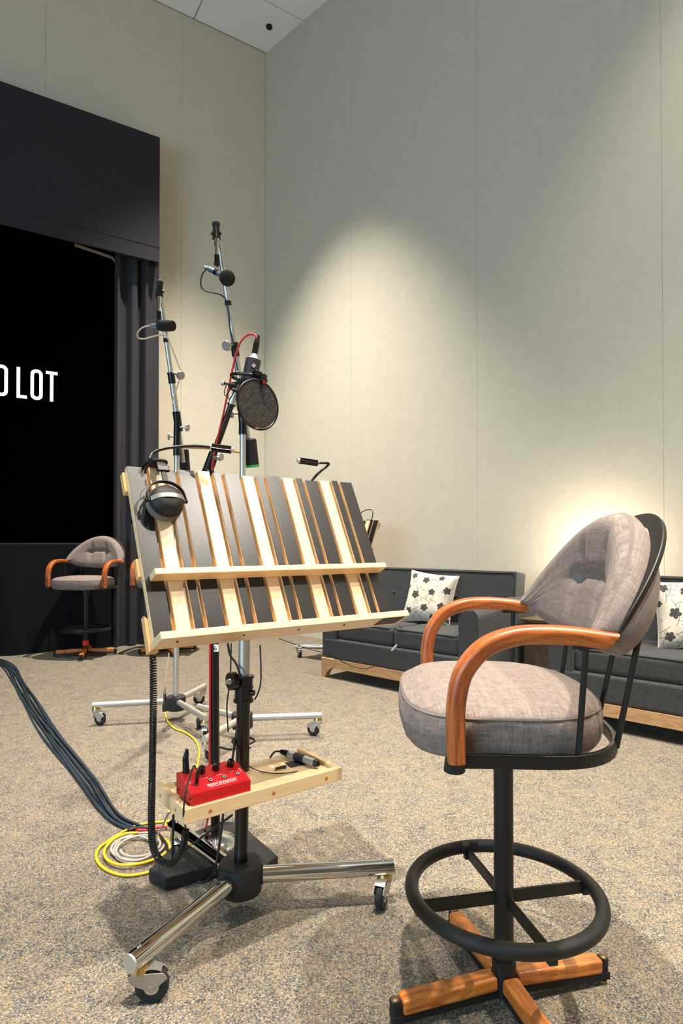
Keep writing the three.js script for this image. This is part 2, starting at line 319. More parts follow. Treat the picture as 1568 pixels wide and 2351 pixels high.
// ================================================================== THE ROOM
const TH = 0.2;
{
  const fl = struct('floor', metreUV(move(new THREE.BoxGeometry(-LEFT_X + 2 * TH, TH, ROOM_Z + 3), LEFT_X / 2, -TH / 2, ROOM_Z / 2 - 1.2), 'x'), M.carpet, 'speckled beige, grey and ochre loop pile carpet', SIDE_TURN);
  fl.userData.category = 'carpet';
  // screen wall: cloth panels with narrow joints over a backing
  const panelWall = (name, joints, top, place, label, turn) => {
    const w = struct(name, place(joints[0], joints[joints.length - 1], 0, top, -TH, -0.03), M.wallCloth, label, turn);
    for (let k = 0; k + 1 < joints.length; k++) mesh('panel', place(joints[k] + 0.0006, joints[k + 1] - 0.0006, 0, top, -0.03, 0), M.wallCloth, w);
    return w;
  };
  const wallBox = (w, h, d, x, y, z) => metreUV(move(new RoundedBoxGeometry(w, h, d, 1, 0.0012), x, y, z), 'y');
  const onBack = (a, b, y0, y1, d0, d1) => wallBox(b - a, y1 - y0, d1 - d0, (a + b) / 2, (y0 + y1) / 2, (d0 + d1) / 2);
  const onRight = (a, b, y0, y1, d0, d1) => wallBox(d1 - d0, y1 - y0, b - a, -(d0 + d1) / 2, (y0 + y1) / 2, (a + b) / 2);
  const x1 = onScreenWall(105, 200)[0], x2 = onScreenWall(418, 200)[0], step = x2 - x1;
  const jb = [ROOM_X]; for (let k = 4; k >= 1; k--) if (x1 - k * step > ROOM_X + 0.3) jb.push(x1 - k * step); jb.push(x1, x2, 0);
  panelWall('wall_back', jb, CEIL, onBack, 'tall sage beige cloth panels behind the screen');
  const z1 = onRightWall(1094, 600)[0], z2 = onRightWall(1520, 600)[0], zs = z2 - z1;
  const jr = [0]; for (let z = z1 - zs; z < ROOM_Z - 0.5; z += zs) if (z > 0.3) jr.push(z); jr.push(ROOM_Z);
  panelWall('wall_right', jr, CEIL, onRight, 'tall sage beige cloth panels behind the sofas', SIDE_TURN);
  struct('wall_front', onBack(LEFT_X, 0, 0, CEIL, ROOM_Z, ROOM_Z + TH), M.wallCloth, 'plain cloth wall opposite the screen', SIDE_TURN);
  const L = (z0, z1_, y0, y1) => metreUV(move(new THREE.BoxGeometry(TH, y1 - y0, z1_ - z0), LEFT_X - TH / 2, (y0 + y1) / 2, (z0 + z1_) / 2), 'y');
  struct('wall_left', merge(L(-2.5, UNSEEN_WIN.z0, 0, CEIL), L(UNSEEN_WIN.z1, ROOM_Z, 0, CEIL), L(UNSEEN_WIN.z0, UNSEEN_WIN.z1, 0, UNSEEN_WIN.y0), L(UNSEEN_WIN.z0, UNSEEN_WIN.z1, UNSEEN_WIN.y1, CEIL)), M.wallCloth, 'cloth wall with the unseen cool window', SIDE_TURN);
  const zc = (UNSEEN_WIN.z0 + UNSEEN_WIN.z1) / 2, yc = (UNSEEN_WIN.y0 + UNSEEN_WIN.y1) / 2, zw = UNSEEN_WIN.z1 - UNSEEN_WIN.z0, yh = UNSEEN_WIN.y1 - UNSEEN_WIN.y0;
  const win = struct('window_unseen_1', merge(move(new THREE.BoxGeometry(0.12, 0.07, zw), LEFT_X - 0.04, UNSEEN_WIN.y0 + 0.035, zc), move(new THREE.BoxGeometry(0.12, 0.07, zw), LEFT_X - 0.04, UNSEEN_WIN.y1 - 0.035, zc), move(new THREE.BoxGeometry(0.12, yh, 0.07), LEFT_X - 0.04, yc, UNSEEN_WIN.z0 + 0.035), move(new THREE.BoxGeometry(0.12, yh, 0.07), LEFT_X - 0.04, yc, UNSEEN_WIN.z1 - 0.035)), M.winFrame, 'unseen wide window placed to give cool light from the left', SIDE_TURN);
  mesh('unseen_pane', move(new THREE.BoxGeometry(0.02, yh, zw), LEFT_X - 0.12, yc, zc), std(0x9fc4e6, 0.5, 0, { emissive: new THREE.Color().setRGB(0.5, 0.78, 1), emissiveIntensity: 2.5 }), win);  // glowing pane out of view, goes with the cool area light
  // ceiling: laid-in tiles
  const ce = struct('ceiling', move(new THREE.BoxGeometry(-ROOM_X + 6, TH, ROOM_Z + 2), ROOM_X / 2 + 2, CEIL + 0.012 + TH / 2, ROOM_Z / 2 + 0.5), M.ceilGrid, 'white lay-in ceiling tiles');
  const onCeil = (px, py) => { const r = ray(px, py), p = r.multiplyScalar((CEIL - EYE) / r.y); return [CAM_X + p.dot(WX), CAM_Z + p.dot(WZ)]; };
  const gx = onCeil(459, 13)[0], gz = onCeil(645, 21)[1], tx = [], tz = [0]; for (let v = gx + 1.22 * 3; v > ROOM_X - 0.5; v -= 1.22) tx.push(v); for (let v = gz; v < ROOM_Z + 1; v += 1.22) tz.push(v);
  for (let i = 0; i + 1 < tx.length; i++) for (let j = 0; j + 1 < tz.length; j++) mesh('tile', metreUV(move(new THREE.BoxGeometry(tx[i] - tx[i + 1] - 0.014, 0.02, tz[j + 1] - tz[j] - 0.014), (tx[i] + tx[i + 1]) / 2, CEIL + 0.01, (tz[j] + tz[j + 1]) / 2)), M.ceilTile, ce);
}
// fittings of the unseen downlights
for (const [x, z] of UNSEEN_DOWNLIGHTS) {
  const t = thing('unseen_downlight', 'unseen recessed downlight lighting the room warmly from the ceiling', 'downlight', V(x, CEIL, z), 0, 'unseen ceiling downlights');
  mesh('trim_ring', lathe([[0.075, -0.002], [0.1, -0.012], [0.115, -0.006], [0.115, 0.0], [0.075, 0]], 32), M.white, t);
  mesh('lens', move(new THREE.CylinderGeometry(0.074, 0.074, 0.004, 32), 0, -0.002, 0), std(0xfff2da, 0.5, 0, { emissive: WARM, emissiveIntensity: 6 }), t);
}
{ // small dark fitting in the corner tile
  const r = ray(618, 60), p = r.multiplyScalar((CEIL - EYE) / r.y).add(EYE_POINT);
  const t = thing('ceiling_sensor', 'small round black fitting in the white corner ceiling tile', 'sensor', V(p.x, CEIL, p.z));
  mesh('body', lathe([[0, -0.03], [0.022, -0.03], [0.034, -0.018], [0.036, 0], [0, 0]], 24), M.blackMatte, t);
}

// ================================================================== SCREEN, CURTAIN, VALANCE
const wallThing = (name, label, category) => { const t = thing(name, label, category, CORNER, ROOM_TURN); return t; };
{
  // valance
  const off = 0.42, tr = onScreenWall(370, 316, off), br = onScreenWall(364, 603, off), x1 = (tr[0] + br[0]) / 2, x0 = ROOM_X + 0.4, y1 = tr[1], y0 = br[1];
  const vt = wallThing('valance', 'dark charcoal fabric valance box above the black screen', 'valance');
  mesh('front_panel', metreUV(move(new RoundedBoxGeometry(x1 - x0, y1 - y0, 0.02, 2, 0.008), (x0 + x1) / 2, (y0 + y1) / 2, off - 0.01), 'x'), M.valance, vt);
  mesh('hem', metreUV(move(new RoundedBoxGeometry(x1 - x0, 0.012, 0.006, 2, 0.003), (x0 + x1) / 2, y0 + 0.16, off + 0.001), 'x'), M.valance, vt);
  mesh('return_panel', metreUV(move(new THREE.BoxGeometry(0.02, y1 - y0, off - 0.02), x1 - 0.011, (y0 + y1) / 2, off / 2 - 0.01), 'y'), M.valance, vt);
  mesh('top_panel', metreUV(move(new THREE.BoxGeometry(x1 - x0 - 0.03, 0.02, off - 0.03), (x0 + x1) / 2, y1 - 0.012, off / 2 - 0.012)), M.valance, vt);
  // screen
  const so = 0.2, sr = onScreenWall(268, 900, so)[0], sb = onScreenWall(70, 1247, so)[1], st = y0 + 0.12, sx0 = ROOM_X + 0.6;
  const sc = wallThing('projection_screen', 'large black projection screen showing white lettering', 'screen');
  mesh('screen_surface', metreUV(move(new THREE.BoxGeometry(sr - sx0, st - sb, 0.03), (sx0 + sr) / 2, (sb + st) / 2, so - 0.015)), M.screenBlack, sc);
  mesh('bottom_edge', metreUV(move(new RoundedBoxGeometry(sr - sx0, 0.02, 0.04, 2, 0.006), (sx0 + sr) / 2, sb - 0.01, so - 0.012)), M.blackMatte, sc);
  // lettering O LOT as thin condensed characters
  const cap = (pxc, py) => onScreenWall(pxc, py, so)[1], base = cap(118, 922), top = cap(118, 853), hh = top - base, sw = hh * 0.1;
  const ring = (xa, xb) => { const w = xb - xa, r = w / 2; const s = new THREE.Shape(), h = new THREE.Path();
    const rr = (p, x, y, w_, h_, q) => { p.moveTo(x, y + q); p.lineTo(x, y + h_ - q); p.absarc(x + q, y + h_ - q, q, Math.PI, Math.PI / 2, true); p.lineTo(x + w_ - q, y + h_); p.absarc(x + w_ - q, y + h_ - q, q, Math.PI / 2, 0, true); p.lineTo(x + w_, y + q); p.absarc(x + w_ - q, y + q, q, 0, -Math.PI / 2, true); p.lineTo(x + q, y); p.absarc(x + q, y + q, q, -Math.PI / 2, -Math.PI, true); };
    rr(s, xa, base, w, hh, r * 0.92); rr(h, xa + sw, base + sw, w - 2 * sw, hh - 2 * sw, r * 0.92 - sw * 0.8); s.holes.push(h); return s; };
  const poly = (pts) => new THREE.Shape(pts.map(([x, y]) => new THREE.Vector2(x, y)));
  const X = (px) => onScreenWall(px, 885, so)[0];
  const oW = X(98) - X(70), letters = [ring(X(18) - oW, X(18)), poly([[X(38), base], [X(62), base], [X(62), base + sw], [X(38) + sw, base + sw], [X(38) + sw, top], [X(38), top]]), ring(X(70), X(98)),
    poly([[X(118.5) - sw / 2, base], [X(118.5) + sw / 2, base], [X(118.5) + sw / 2, top - sw], [X(132), top - sw], [X(132), top], [X(105), top], [X(105), top - sw], [X(118.5) - sw / 2, top - sw]])];
  for (const s of letters) mesh('letter', move(new THREE.ExtrudeGeometry(s, { depth: 0.002, bevelEnabled: false, curveSegments: 12 }), 0, 0, so), M.letter, sc);
  // tan masking strip along the top right of the screen
  const ma = onScreenWall(172, 567, so + 0.03), mb = onScreenWall(258, 590, so + 0.03);
  mesh('masking_strip', sweep([V(ma[0], ma[1] + 0.03, so + 0.012), V((ma[0] + mb[0]) / 2, (ma[1] + mb[1]) / 2 + 0.015, so + 0.014), V(mb[0], mb[1], so + 0.012), V(sr - 0.005, mb[1] - 0.05, so + 0.01)], roundSection(0.012, 0.03, 0.004), V(0, 0, 1)), std(0x8d7a68, 0.9), sc);
  // skirt under the screen
  const ko = 0.24, kx = onScreenWall(262, 1400, ko)[0];
  const sk = grid(160, 12, (u, v) => { const x = ROOM_X + 0.4 + (kx - ROOM_X - 0.4) * u, y = 0.008 + (sb - 0.02) * v; const w = (0.008 + 0.012 * (1 - v)) * (Math.sin(x * 9) + 0.5 * Math.sin(x * 23 + 1)); return [x, y, ko + w, x, y]; });
  single('screen_skirt', thicken(sk, 0.004), M.skirt, 'plain black fabric skirt hanging below the projection screen', 'curtain').position.copy(CORNER); scene.children[scene.children.length - 1].rotation.y = ROOM_TURN;
  // gathered curtain right of the screen
  const co = 0.27, ca = onScreenWall(262, 900, co)[0], cb = onScreenWall(364, 900, co)[0];
  const cg = grid(220, 24, (u, v) => {
    const x = ca + (cb - ca) * u, y = 0.01 + (y0 + 0.06) * v;
    const fold = Math.sin(u * 6.2 * Math.PI + 0.6 * Math.sin(u * 11) + (1 - v) * 0.5 * Math.sin(u * 7)), w = (u < 0.72 ? 1 : Math.max(0.15, 1 - (u - 0.72) * 5));
    return [x + 0.012 * (1 - v) * Math.sin(u * 9), y, co + w * 0.05 * fold * (0.75 + 0.25 * v) + 0.01 * Math.sin(u * 40) * w, x * 1.6, y];
  });
  const cu = single('curtain', thicken(cg, 0.004), M.curtain, 'gathered dark navy curtain falling beside the projection screen', 'curtain'); cu.position.copy(CORNER); cu.rotation.y = ROOM_TURN;
}
function thicken(g, t) {                             // a sheet with two faces and thickness
  const p = g.attributes.position, n = g.attributes.normal, b = g.clone(), q = b.attributes.position;
  for (let i = 0; i < p.count; i++) q.setXYZ(i, p.getX(i) - n.getX(i) * t, p.getY(i) - n.getY(i) * t, p.getZ(i) - n.getZ(i) * t);
  const ix = b.index.array.slice(); for (let i = 0; i < ix.length; i += 3) { const k = ix[i]; ix[i] = ix[i + 1]; ix[i + 1] = k; } b.setIndex(new THREE.BufferAttribute(ix, 1)); b.computeVertexNormals();
  return merge(g, b);
}

// ================================================================== BAR STOOLS
// local frame: column at the origin, the sitter faces +z
function makeStool(name, label, pos, turn, baseTurn, group, redTape) {
  const t = thing(name, label, 'stool', pos, turn, group);
  // base: column, four legs of oak on steel
  mesh('column', merge(rod(V(0, 0.03, 0), V(0, 0.6, 0), 0.022, 0.022, 28), rod(V(0, 0.022, 0), V(0, 0.1, 0), 0.027, 0.027, 28), rod(V(0, 0.56, 0), V(0, 0.615, 0), 0.034, 0.034, 24)), M.blackSteel, t);
  mesh('swivel_plate', move(rbox(0.2, 0.012, 0.2, 0.003), 0, 0.62, 0), M.blackSteel, t);
  const leg0 = { cap: rbox(0.228, 0.033, 0.039, 0.007, 'x', 0.2), steel: null };
  for (let k = 0; k < 4; k++) {
    const a = baseTurn + k * Math.PI / 2, l = mesh('leg', merge(move(new THREE.BoxGeometry(0.256, 0.015, 0.032), 0.146, -0.0225, 0), rod(V(0.264, -0.033, 0), V(0.264, 0.013, 0), 0.013, 0.013, 16), move(new THREE.BoxGeometry(0.02, 0.04, 0.028), 0.256, -0.011, 0)), M.blackSteel, t);
    l.position.set(0, 0.0565, 0); l.rotation.set(0, a, -0.05, 'YXZ');
    const c = mesh('oak_cap', metreUV(move(leg0.cap.clone(), 0.138, 0.0015, 0), 'x', k * 0.31), M.oak, l);
    mesh('cap_bolt', move(new THREE.SphereGeometry(0.011, 16, 8).scale(1, 0.5, 1), 0.264, 0.0135, 0), M.bronze, l);
    mesh('glide', merge(rod(V(0.264, -0.0425, 0), V(0.264, -0.037, 0), 0.012, 0.012, 16), rod(V(0.264, -0.038, 0), V(0.264, -0.03, 0), 0.005, 0.005, 10)), M.brass, l);
  }
  // foot ring
  const fr = mesh('foot_ring', new THREE.TorusGeometry(0.21, 0.0158, 16, 72).rotateX(Math.PI / 2), M.blackSteel, t); fr.position.y = 0.252;
  for (let k = 0; k < 4; k++) { const a = baseTurn + k * Math.PI / 2 - 0.06, s = mesh('spoke', merge(move(rbox(0.188, 0.03, 0.006, 0.002), 0.112, -0.012, 0), move(new THREE.BoxGeometry(0.014, 0.012, 0.018), 0.205, -0.022, 0)), M.blackSteel, fr); s.rotation.y = a; }
  if (redTape) mesh('red_tape', rod(V(0, 0.1, 0), V(0, 0.145, 0), 0.0285, 0.0285, 24), M.redTape, t);
  // seat frame: flat steel band bent round the back of the seat
  const fp = []; fp.push(V(0.277, 0.645, 0.165), V(0.277, 0.645, 0.08), V(0.277, 0.645, 0.0)); for (let k = 0; k <= 24; k++) { const a = Math.PI * k / 24; fp.push(V(0.277 * Math.sign(Math.cos(a)) * Math.abs(Math.cos(a)) ** 0.8, 0.645, -0.02 - 0.19 * Math.sin(a) ** 0.8)); } fp.push(V(-0.277, 0.645, 0), V(-0.277, 0.645, 0.08), V(-0.277, 0.645, 0.165));
  mesh('seat_frame', merge(sweep(fp, roundSection(0.026, 0.012, 0.003), Y), move(new THREE.BoxGeometry(0.54, 0.01, 0.03), 0, 0.636, 0.06), move(new THREE.BoxGeometry(0.54, 0.01, 0.03), 0, 0.636, -0.06)), M.blackSteel, t);
  // seat cushion with a seam
  const ax = 0.262, zf = 0.235, zb = 0.19, zc = 0.02;
  const outline = (a) => { const c = Math.cos(a), s = Math.sin(a), e = s > 0 ? 0.62 : 0.8; return [ax * Math.sign(c) * Math.abs(c) ** e, zc + (s > 0 ? zf - zc : zb + zc) * Math.sign(s) * Math.abs(s) ** e]; };
  const rings = [[0, 0.634], [0.5, 0.633], [0.86, 0.634], [0.95, 0.638], [0.99, 0.65], [1.012, 0.67], [1.014, 0.69], [0.998, 0.709], [0.985, 0.7145], [0.978, 0.7185], [0.955, 0.7255], [0.89, 0.733], [0.78, 0.7395], [0.6, 0.745], [0.4, 0.748], [0.2, 0.749], [0, 0.7492]];
  const seat = grid(96, rings.length - 1, (u, v) => {
    const a = -u * 2 * Math.PI, [ox, oz] = outline(a), [s, y] = rings[Math.round(v * (rings.length - 1))];
    const f = Math.max(0, oz * s - 0.12) / 0.12, dip = y > 0.72 ? 0.01 * f * f : y < 0.7 ? 0.012 * f : 0; const wr = y > 0.64 && y < 0.74 ? 0.0018 * Math.sin(a * 23) * Math.sin(a * 7 + 1) : 0;
    return [ox * (s + wr * 3), y - dip, (oz - zc) * (s + wr * 3) + zc, y < 0.716 ? a * 0.27 : ox * s, y < 0.716 ? y : oz * s];
  });
  const sc = mesh('seat_cushion', seat, M.taupe, t);
  const seam = []; for (let k = 0; k < 60; k++) { const [ox, oz] = outline(k / 60 * 2 * Math.PI), f = Math.max(0, oz - 0.12) / 0.12; seam.push(V(ox * 0.988, 0.7155 - 0.004 * f, (oz - zc) * 0.988 + zc)); }
  mesh('seam', tube(seam, 0.0022, 140, 6, true), M.taupe, sc);
  // bentwood arms
  for (const s of [-1, 1]) {
    const c = new THREE.CatmullRomCurve3([V(0.285 * s, 0.648, 0.147), V(0.286 * s, 0.7, 0.148), V(0.287 * s, 0.755, 0.147), V(0.288 * s, 0.813, 0.133), V(0.289 * s, 0.858, 0.095), V(0.29 * s, 0.879, 0.042), V(0.291 * s, 0.883, -0.01), V(0.291 * s, 0.88, -0.07), V(0.289 * s, 0.872, -0.13)], false, 'centripetal');
    const sec = []; const W = 0.047, T = 0.033; // rounded with a groove along the outside
    for (const q of roundSection(W, T, 0.012, 5)) sec.push(q);
    mesh('arm', sweep(c.getSpacedPoints(44), sec, V(1, 0, 0), -0.7), M.teak, t);
    mesh('arm_foot', rod(V(0.283 * s, 0.63, 0.15), V(0.285 * s, 0.65, 0.15), 0.02, 0.018, 16), M.blackSteel, t);
    mesh('arm_rod', merge(rod(V(0.268 * s, 0.645, -0.08), V(0.285 * s, 0.862, -0.09), 0.006, 0.006, 10), move(new THREE.BoxGeometry(0.03, 0.006, 0.06), 0.287 * s, 0.861, -0.09)), M.blackSteel, t);
  }
  // back hoop
  const hoopAt = (a) => V(0.286 * Math.cos(a), 0.883 + 0.22 * Math.sin(a) ** 1.2, -0.13 - 0.185 * Math.sin(a) ** 1.2);
  const hp = []; for (let k = 0; k <= 48; k++) hp.push(hoopAt(Math.PI * k / 48));
  mesh('back_hoop', sweep(hp, roundSection(0.034, 0.012, 0.003), V(0, 0.7, -0.72)), M.blackSteel, t);
  for (const a of [0.72, Math.PI / 2, Math.PI - 0.72]) { const h = hoopAt(a), f = fp[3 + Math.round(24 * (a * 0.8 + Math.PI * 0.1) / Math.PI)]; mesh('back_rod', rod(V(f.x, 0.645, f.z - 0.004), V(h.x, h.y, h.z - 0.004), 0.006, 0.006, 10), M.blackSteel, t); }
  // back cushion: a scooped leaf pinched at both arms and tufted with two buttons
  const mid = (u, v) => {
    const c = Math.cos(u * Math.PI / 2), x = 0.284 * Math.sin(u * Math.PI / 2), k = Math.max(0, c) ** 1.25;
    const top = V(x, 0.886 + 0.232 * k, -0.104 - 0.15 * k), bot = V(x * 0.98, 0.878 - 0.062 * c, -0.12 - 0.07 * c); const p = bot.lerp(top, v); p.z -= 0.045 * c * Math.sin(Math.PI * v); p.y += 0.0; return p;
  };
  const nrm = (u, v) => { const e = 0.01, uu = Math.max(-0.97, Math.min(0.97, u)), vv = Math.max(0.02, Math.min(0.98, v)); const du = mid(uu + e, vv).sub(mid(uu - e, vv)), dv = mid(uu, vv + e).sub(mid(uu, vv - e)); return du.cross(dv).normalize(); };
  const NB = 56, ring = 64, bu = 0.2, bv = 0.5;
  const pad = grid(NB, ring, (a, b) => {
    const u = -1 + 2 * a, al = 2 * Math.PI * b, v = (1 - Math.cos(al)) / 2, sn = Math.sin(al), front = sn > 0;
    const c = Math.cos(u * Math.PI / 2), puff = 0.006 + 0.062 * Math.max(0, c) ** 0.42; let th = puff * Math.abs(sn) ** 0.62;
    if (front) {
      let d = 0; for (const s of [-1, 1]) { const du = (u - s * bu) * 0.45, dv = (v - bv) * 0.3; d = Math.max(d, 0.72 * Math.exp(-(du * du + dv * dv) / 0.0011)); d = Math.max(d, 0.42 * Math.exp(-(du * du) / 0.0003) * Math.exp(-(dv * dv) / 0.012)); }
      d = Math.max(d, 0.32 * Math.exp(-(((v - bv) * 0.3) ** 2) / 0.0004) * (Math.abs(u) < bu ? 1 : Math.exp(-(((Math.abs(u) - bu) * 0.45) ** 2) / 0.003)));
      th *= 1 - d; th += 0.0022 * Math.sin(u * 60 + 3 * v) * Math.exp(-((v - bv) ** 2) / 0.05) * Math.exp(-((Math.abs(u) - bu) ** 2) / 0.03) * Math.abs(sn);
      th += 0.002 * Math.sin(v * 30) * (1 - c);
    } else th *= 0.62;
    const p = mid(u, v).addScaledVector(nrm(u, v), (front ? 1 : -1) * th);
    return [p.x, p.y, p.z, u * 0.4, v * 0.32 + (front ? 0 : 0.5)];
  }, true);
  const bc = mesh('back_cushion', pad, M.taupe, t);
  for (const s of [-1, 1]) { const p = mid(s * bu, bv), n = nrm(s * bu, bv); const b = mesh('button', orient(new THREE.SphereGeometry(0.0085, 14, 8).scale(1, 0.55, 1), p.clone().addScaledVector(n, 0.021), n), M.taupe, bc); }
  return t;
}
const legAngle = (dx, dz, turn) => Math.atan2(-dz, dx) - turn;      // world direction -> rotation about y of a leg built along +x
const stoolPos = V(0.372, 0, -1.41), STOOL_TURN = -92.7 * Math.PI / 180;
makeStool('bar_stool', 'large taupe upholstered bar stool with wooden arms in front of the sofas', stoolPos, STOOL_TURN, legAngle(0.965, -0.26, STOOL_TURN), 'bar stools');
{
  const a = onFloor(196, 1506), b = onFloor(385, 1499); a.y = b.y = 0;
  makeStool('bar_stool', 'bar stool with red tape round its column before the black skirt', a, -0.2, 0.45, 'bar stools', true);
  makeStool('bar_stool', 'bar stool without tape beside the navy curtain, half hidden by the slatted desk', b, -0.1, 0.62, 'bar stools');
}

// ================================================================== CASTORS
function castor(parent, pos, yaw, s = 1, metal = M.zinc) {   // pos: stem top; wheel touches local y = 0 of parent
  const R = 0.038 * s, h = pos.y, back = 0.03 * s, fk = [];
  const sh = [[-0.022 * s, h - 0.012]]; for (let k = 0; k <= 8; k++) { const a = (112 - 82 * k / 8) * Math.PI / 180; sh.push([back + R * 1.07 * Math.cos(a), Math.min(h - 0.008, R + R * 1.07 * Math.sin(a))]); } sh.push([back + 0.009 * s, R - 0.002 * s], [back, R - 0.011 * s], [back - 0.009 * s, R - 0.003 * s], [-0.004 * s, h - 0.034 * s], [-0.018 * s, h - 0.024 * s]);
  for (const k of [-1, 1]) fk.push(move(prism(sh, 0.0022 * s, 0.0006), 0, 0, k * 0.0145 * s));
  const hood = new THREE.CylinderGeometry(R * 1.12, R * 1.12, 0.03 * s, 20, 1, true, -0.9, 1.9).rotateX(-Math.PI / 2).rotateZ(0.45); hood.translate(back, R, 0);
  const f = mesh('castor', merge(...fk, move(new THREE.BoxGeometry(0.042 * s, 0.01 * s, 0.032 * s), 0, h - 0.014, 0), hood, move(new THREE.CylinderGeometry(0.022 * s, 0.022 * s, 0.01, 20), 0, h - 0.008, 0), rod(V(back, R, -0.019 * s), V(back, R, 0.019 * s), 0.006 * s, 0.006 * s, 10)), metal, parent);
  f.position.set(pos.x, 0, pos.z); f.rotation.y = yaw;
  mesh('bearing', move(new THREE.CylinderGeometry(0.019 * s, 0.023 * s, 0.014, 20), 0, h + 0.002, 0), M.brass, f);
  mesh('wheel', move(lathe([[0.012 * s, -0.01 * s], [0.026 * s, -0.011 * s], [0.034 * s, -0.011 * s], [R, -0.006 * s], [R, 0.006 * s], [0.034 * s, 0.011 * s], [0.026 * s, 0.011 * s], [0.012 * s, 0.01 * s]], 28).rotateX(Math.PI / 2), back, R, 0), M.rubber, f);
  mesh('wheel_hub', move(new THREE.CylinderGeometry(0.017 * s, 0.017 * s, 0.0235 * s, 20).rotateX(Math.PI / 2), back, R, 0), M.satin, f);
}

// ================================================================== MUSIC STAND WITH SLATTED DESK
const STAND_TURN = 36.6 * Math.PI / 180, STAND = V(-0.288, 0, -1.752);
const toLocal = (dx, dz, turn) => V(dx * Math.cos(turn) - dz * Math.sin(turn), 0, dx * Math.sin(turn) + dz * Math.cos(turn));
const DESK_W = 0.736, DESK_H = 0.473, DESK_TILT = 26.4 * Math.PI / 180;
const deskLocal = (() => { const d = toLocal(-0.2 - STAND.x, -1.715 - STAND.z, STAND_TURN); return V(d.x, 1.039, d.z); })();
const deskMatrix = new THREE.Matrix4().makeRotationX(-DESK_TILT).setPosition(deskLocal);         // desk frame -> stand frame
const standMatrix = new THREE.Matrix4().makeRotationY(STAND_TURN).setPosition(STAND);
const deskWorld = standMatrix.clone().multiply(deskMatrix);
const onDesk = (x, y, z) => V(x, y, z).applyMatrix4(deskWorld);
const TRAY = { x0: -0.237, x1: 0.235, z0: -0.043, z1: 0.171, y: 0.409 };
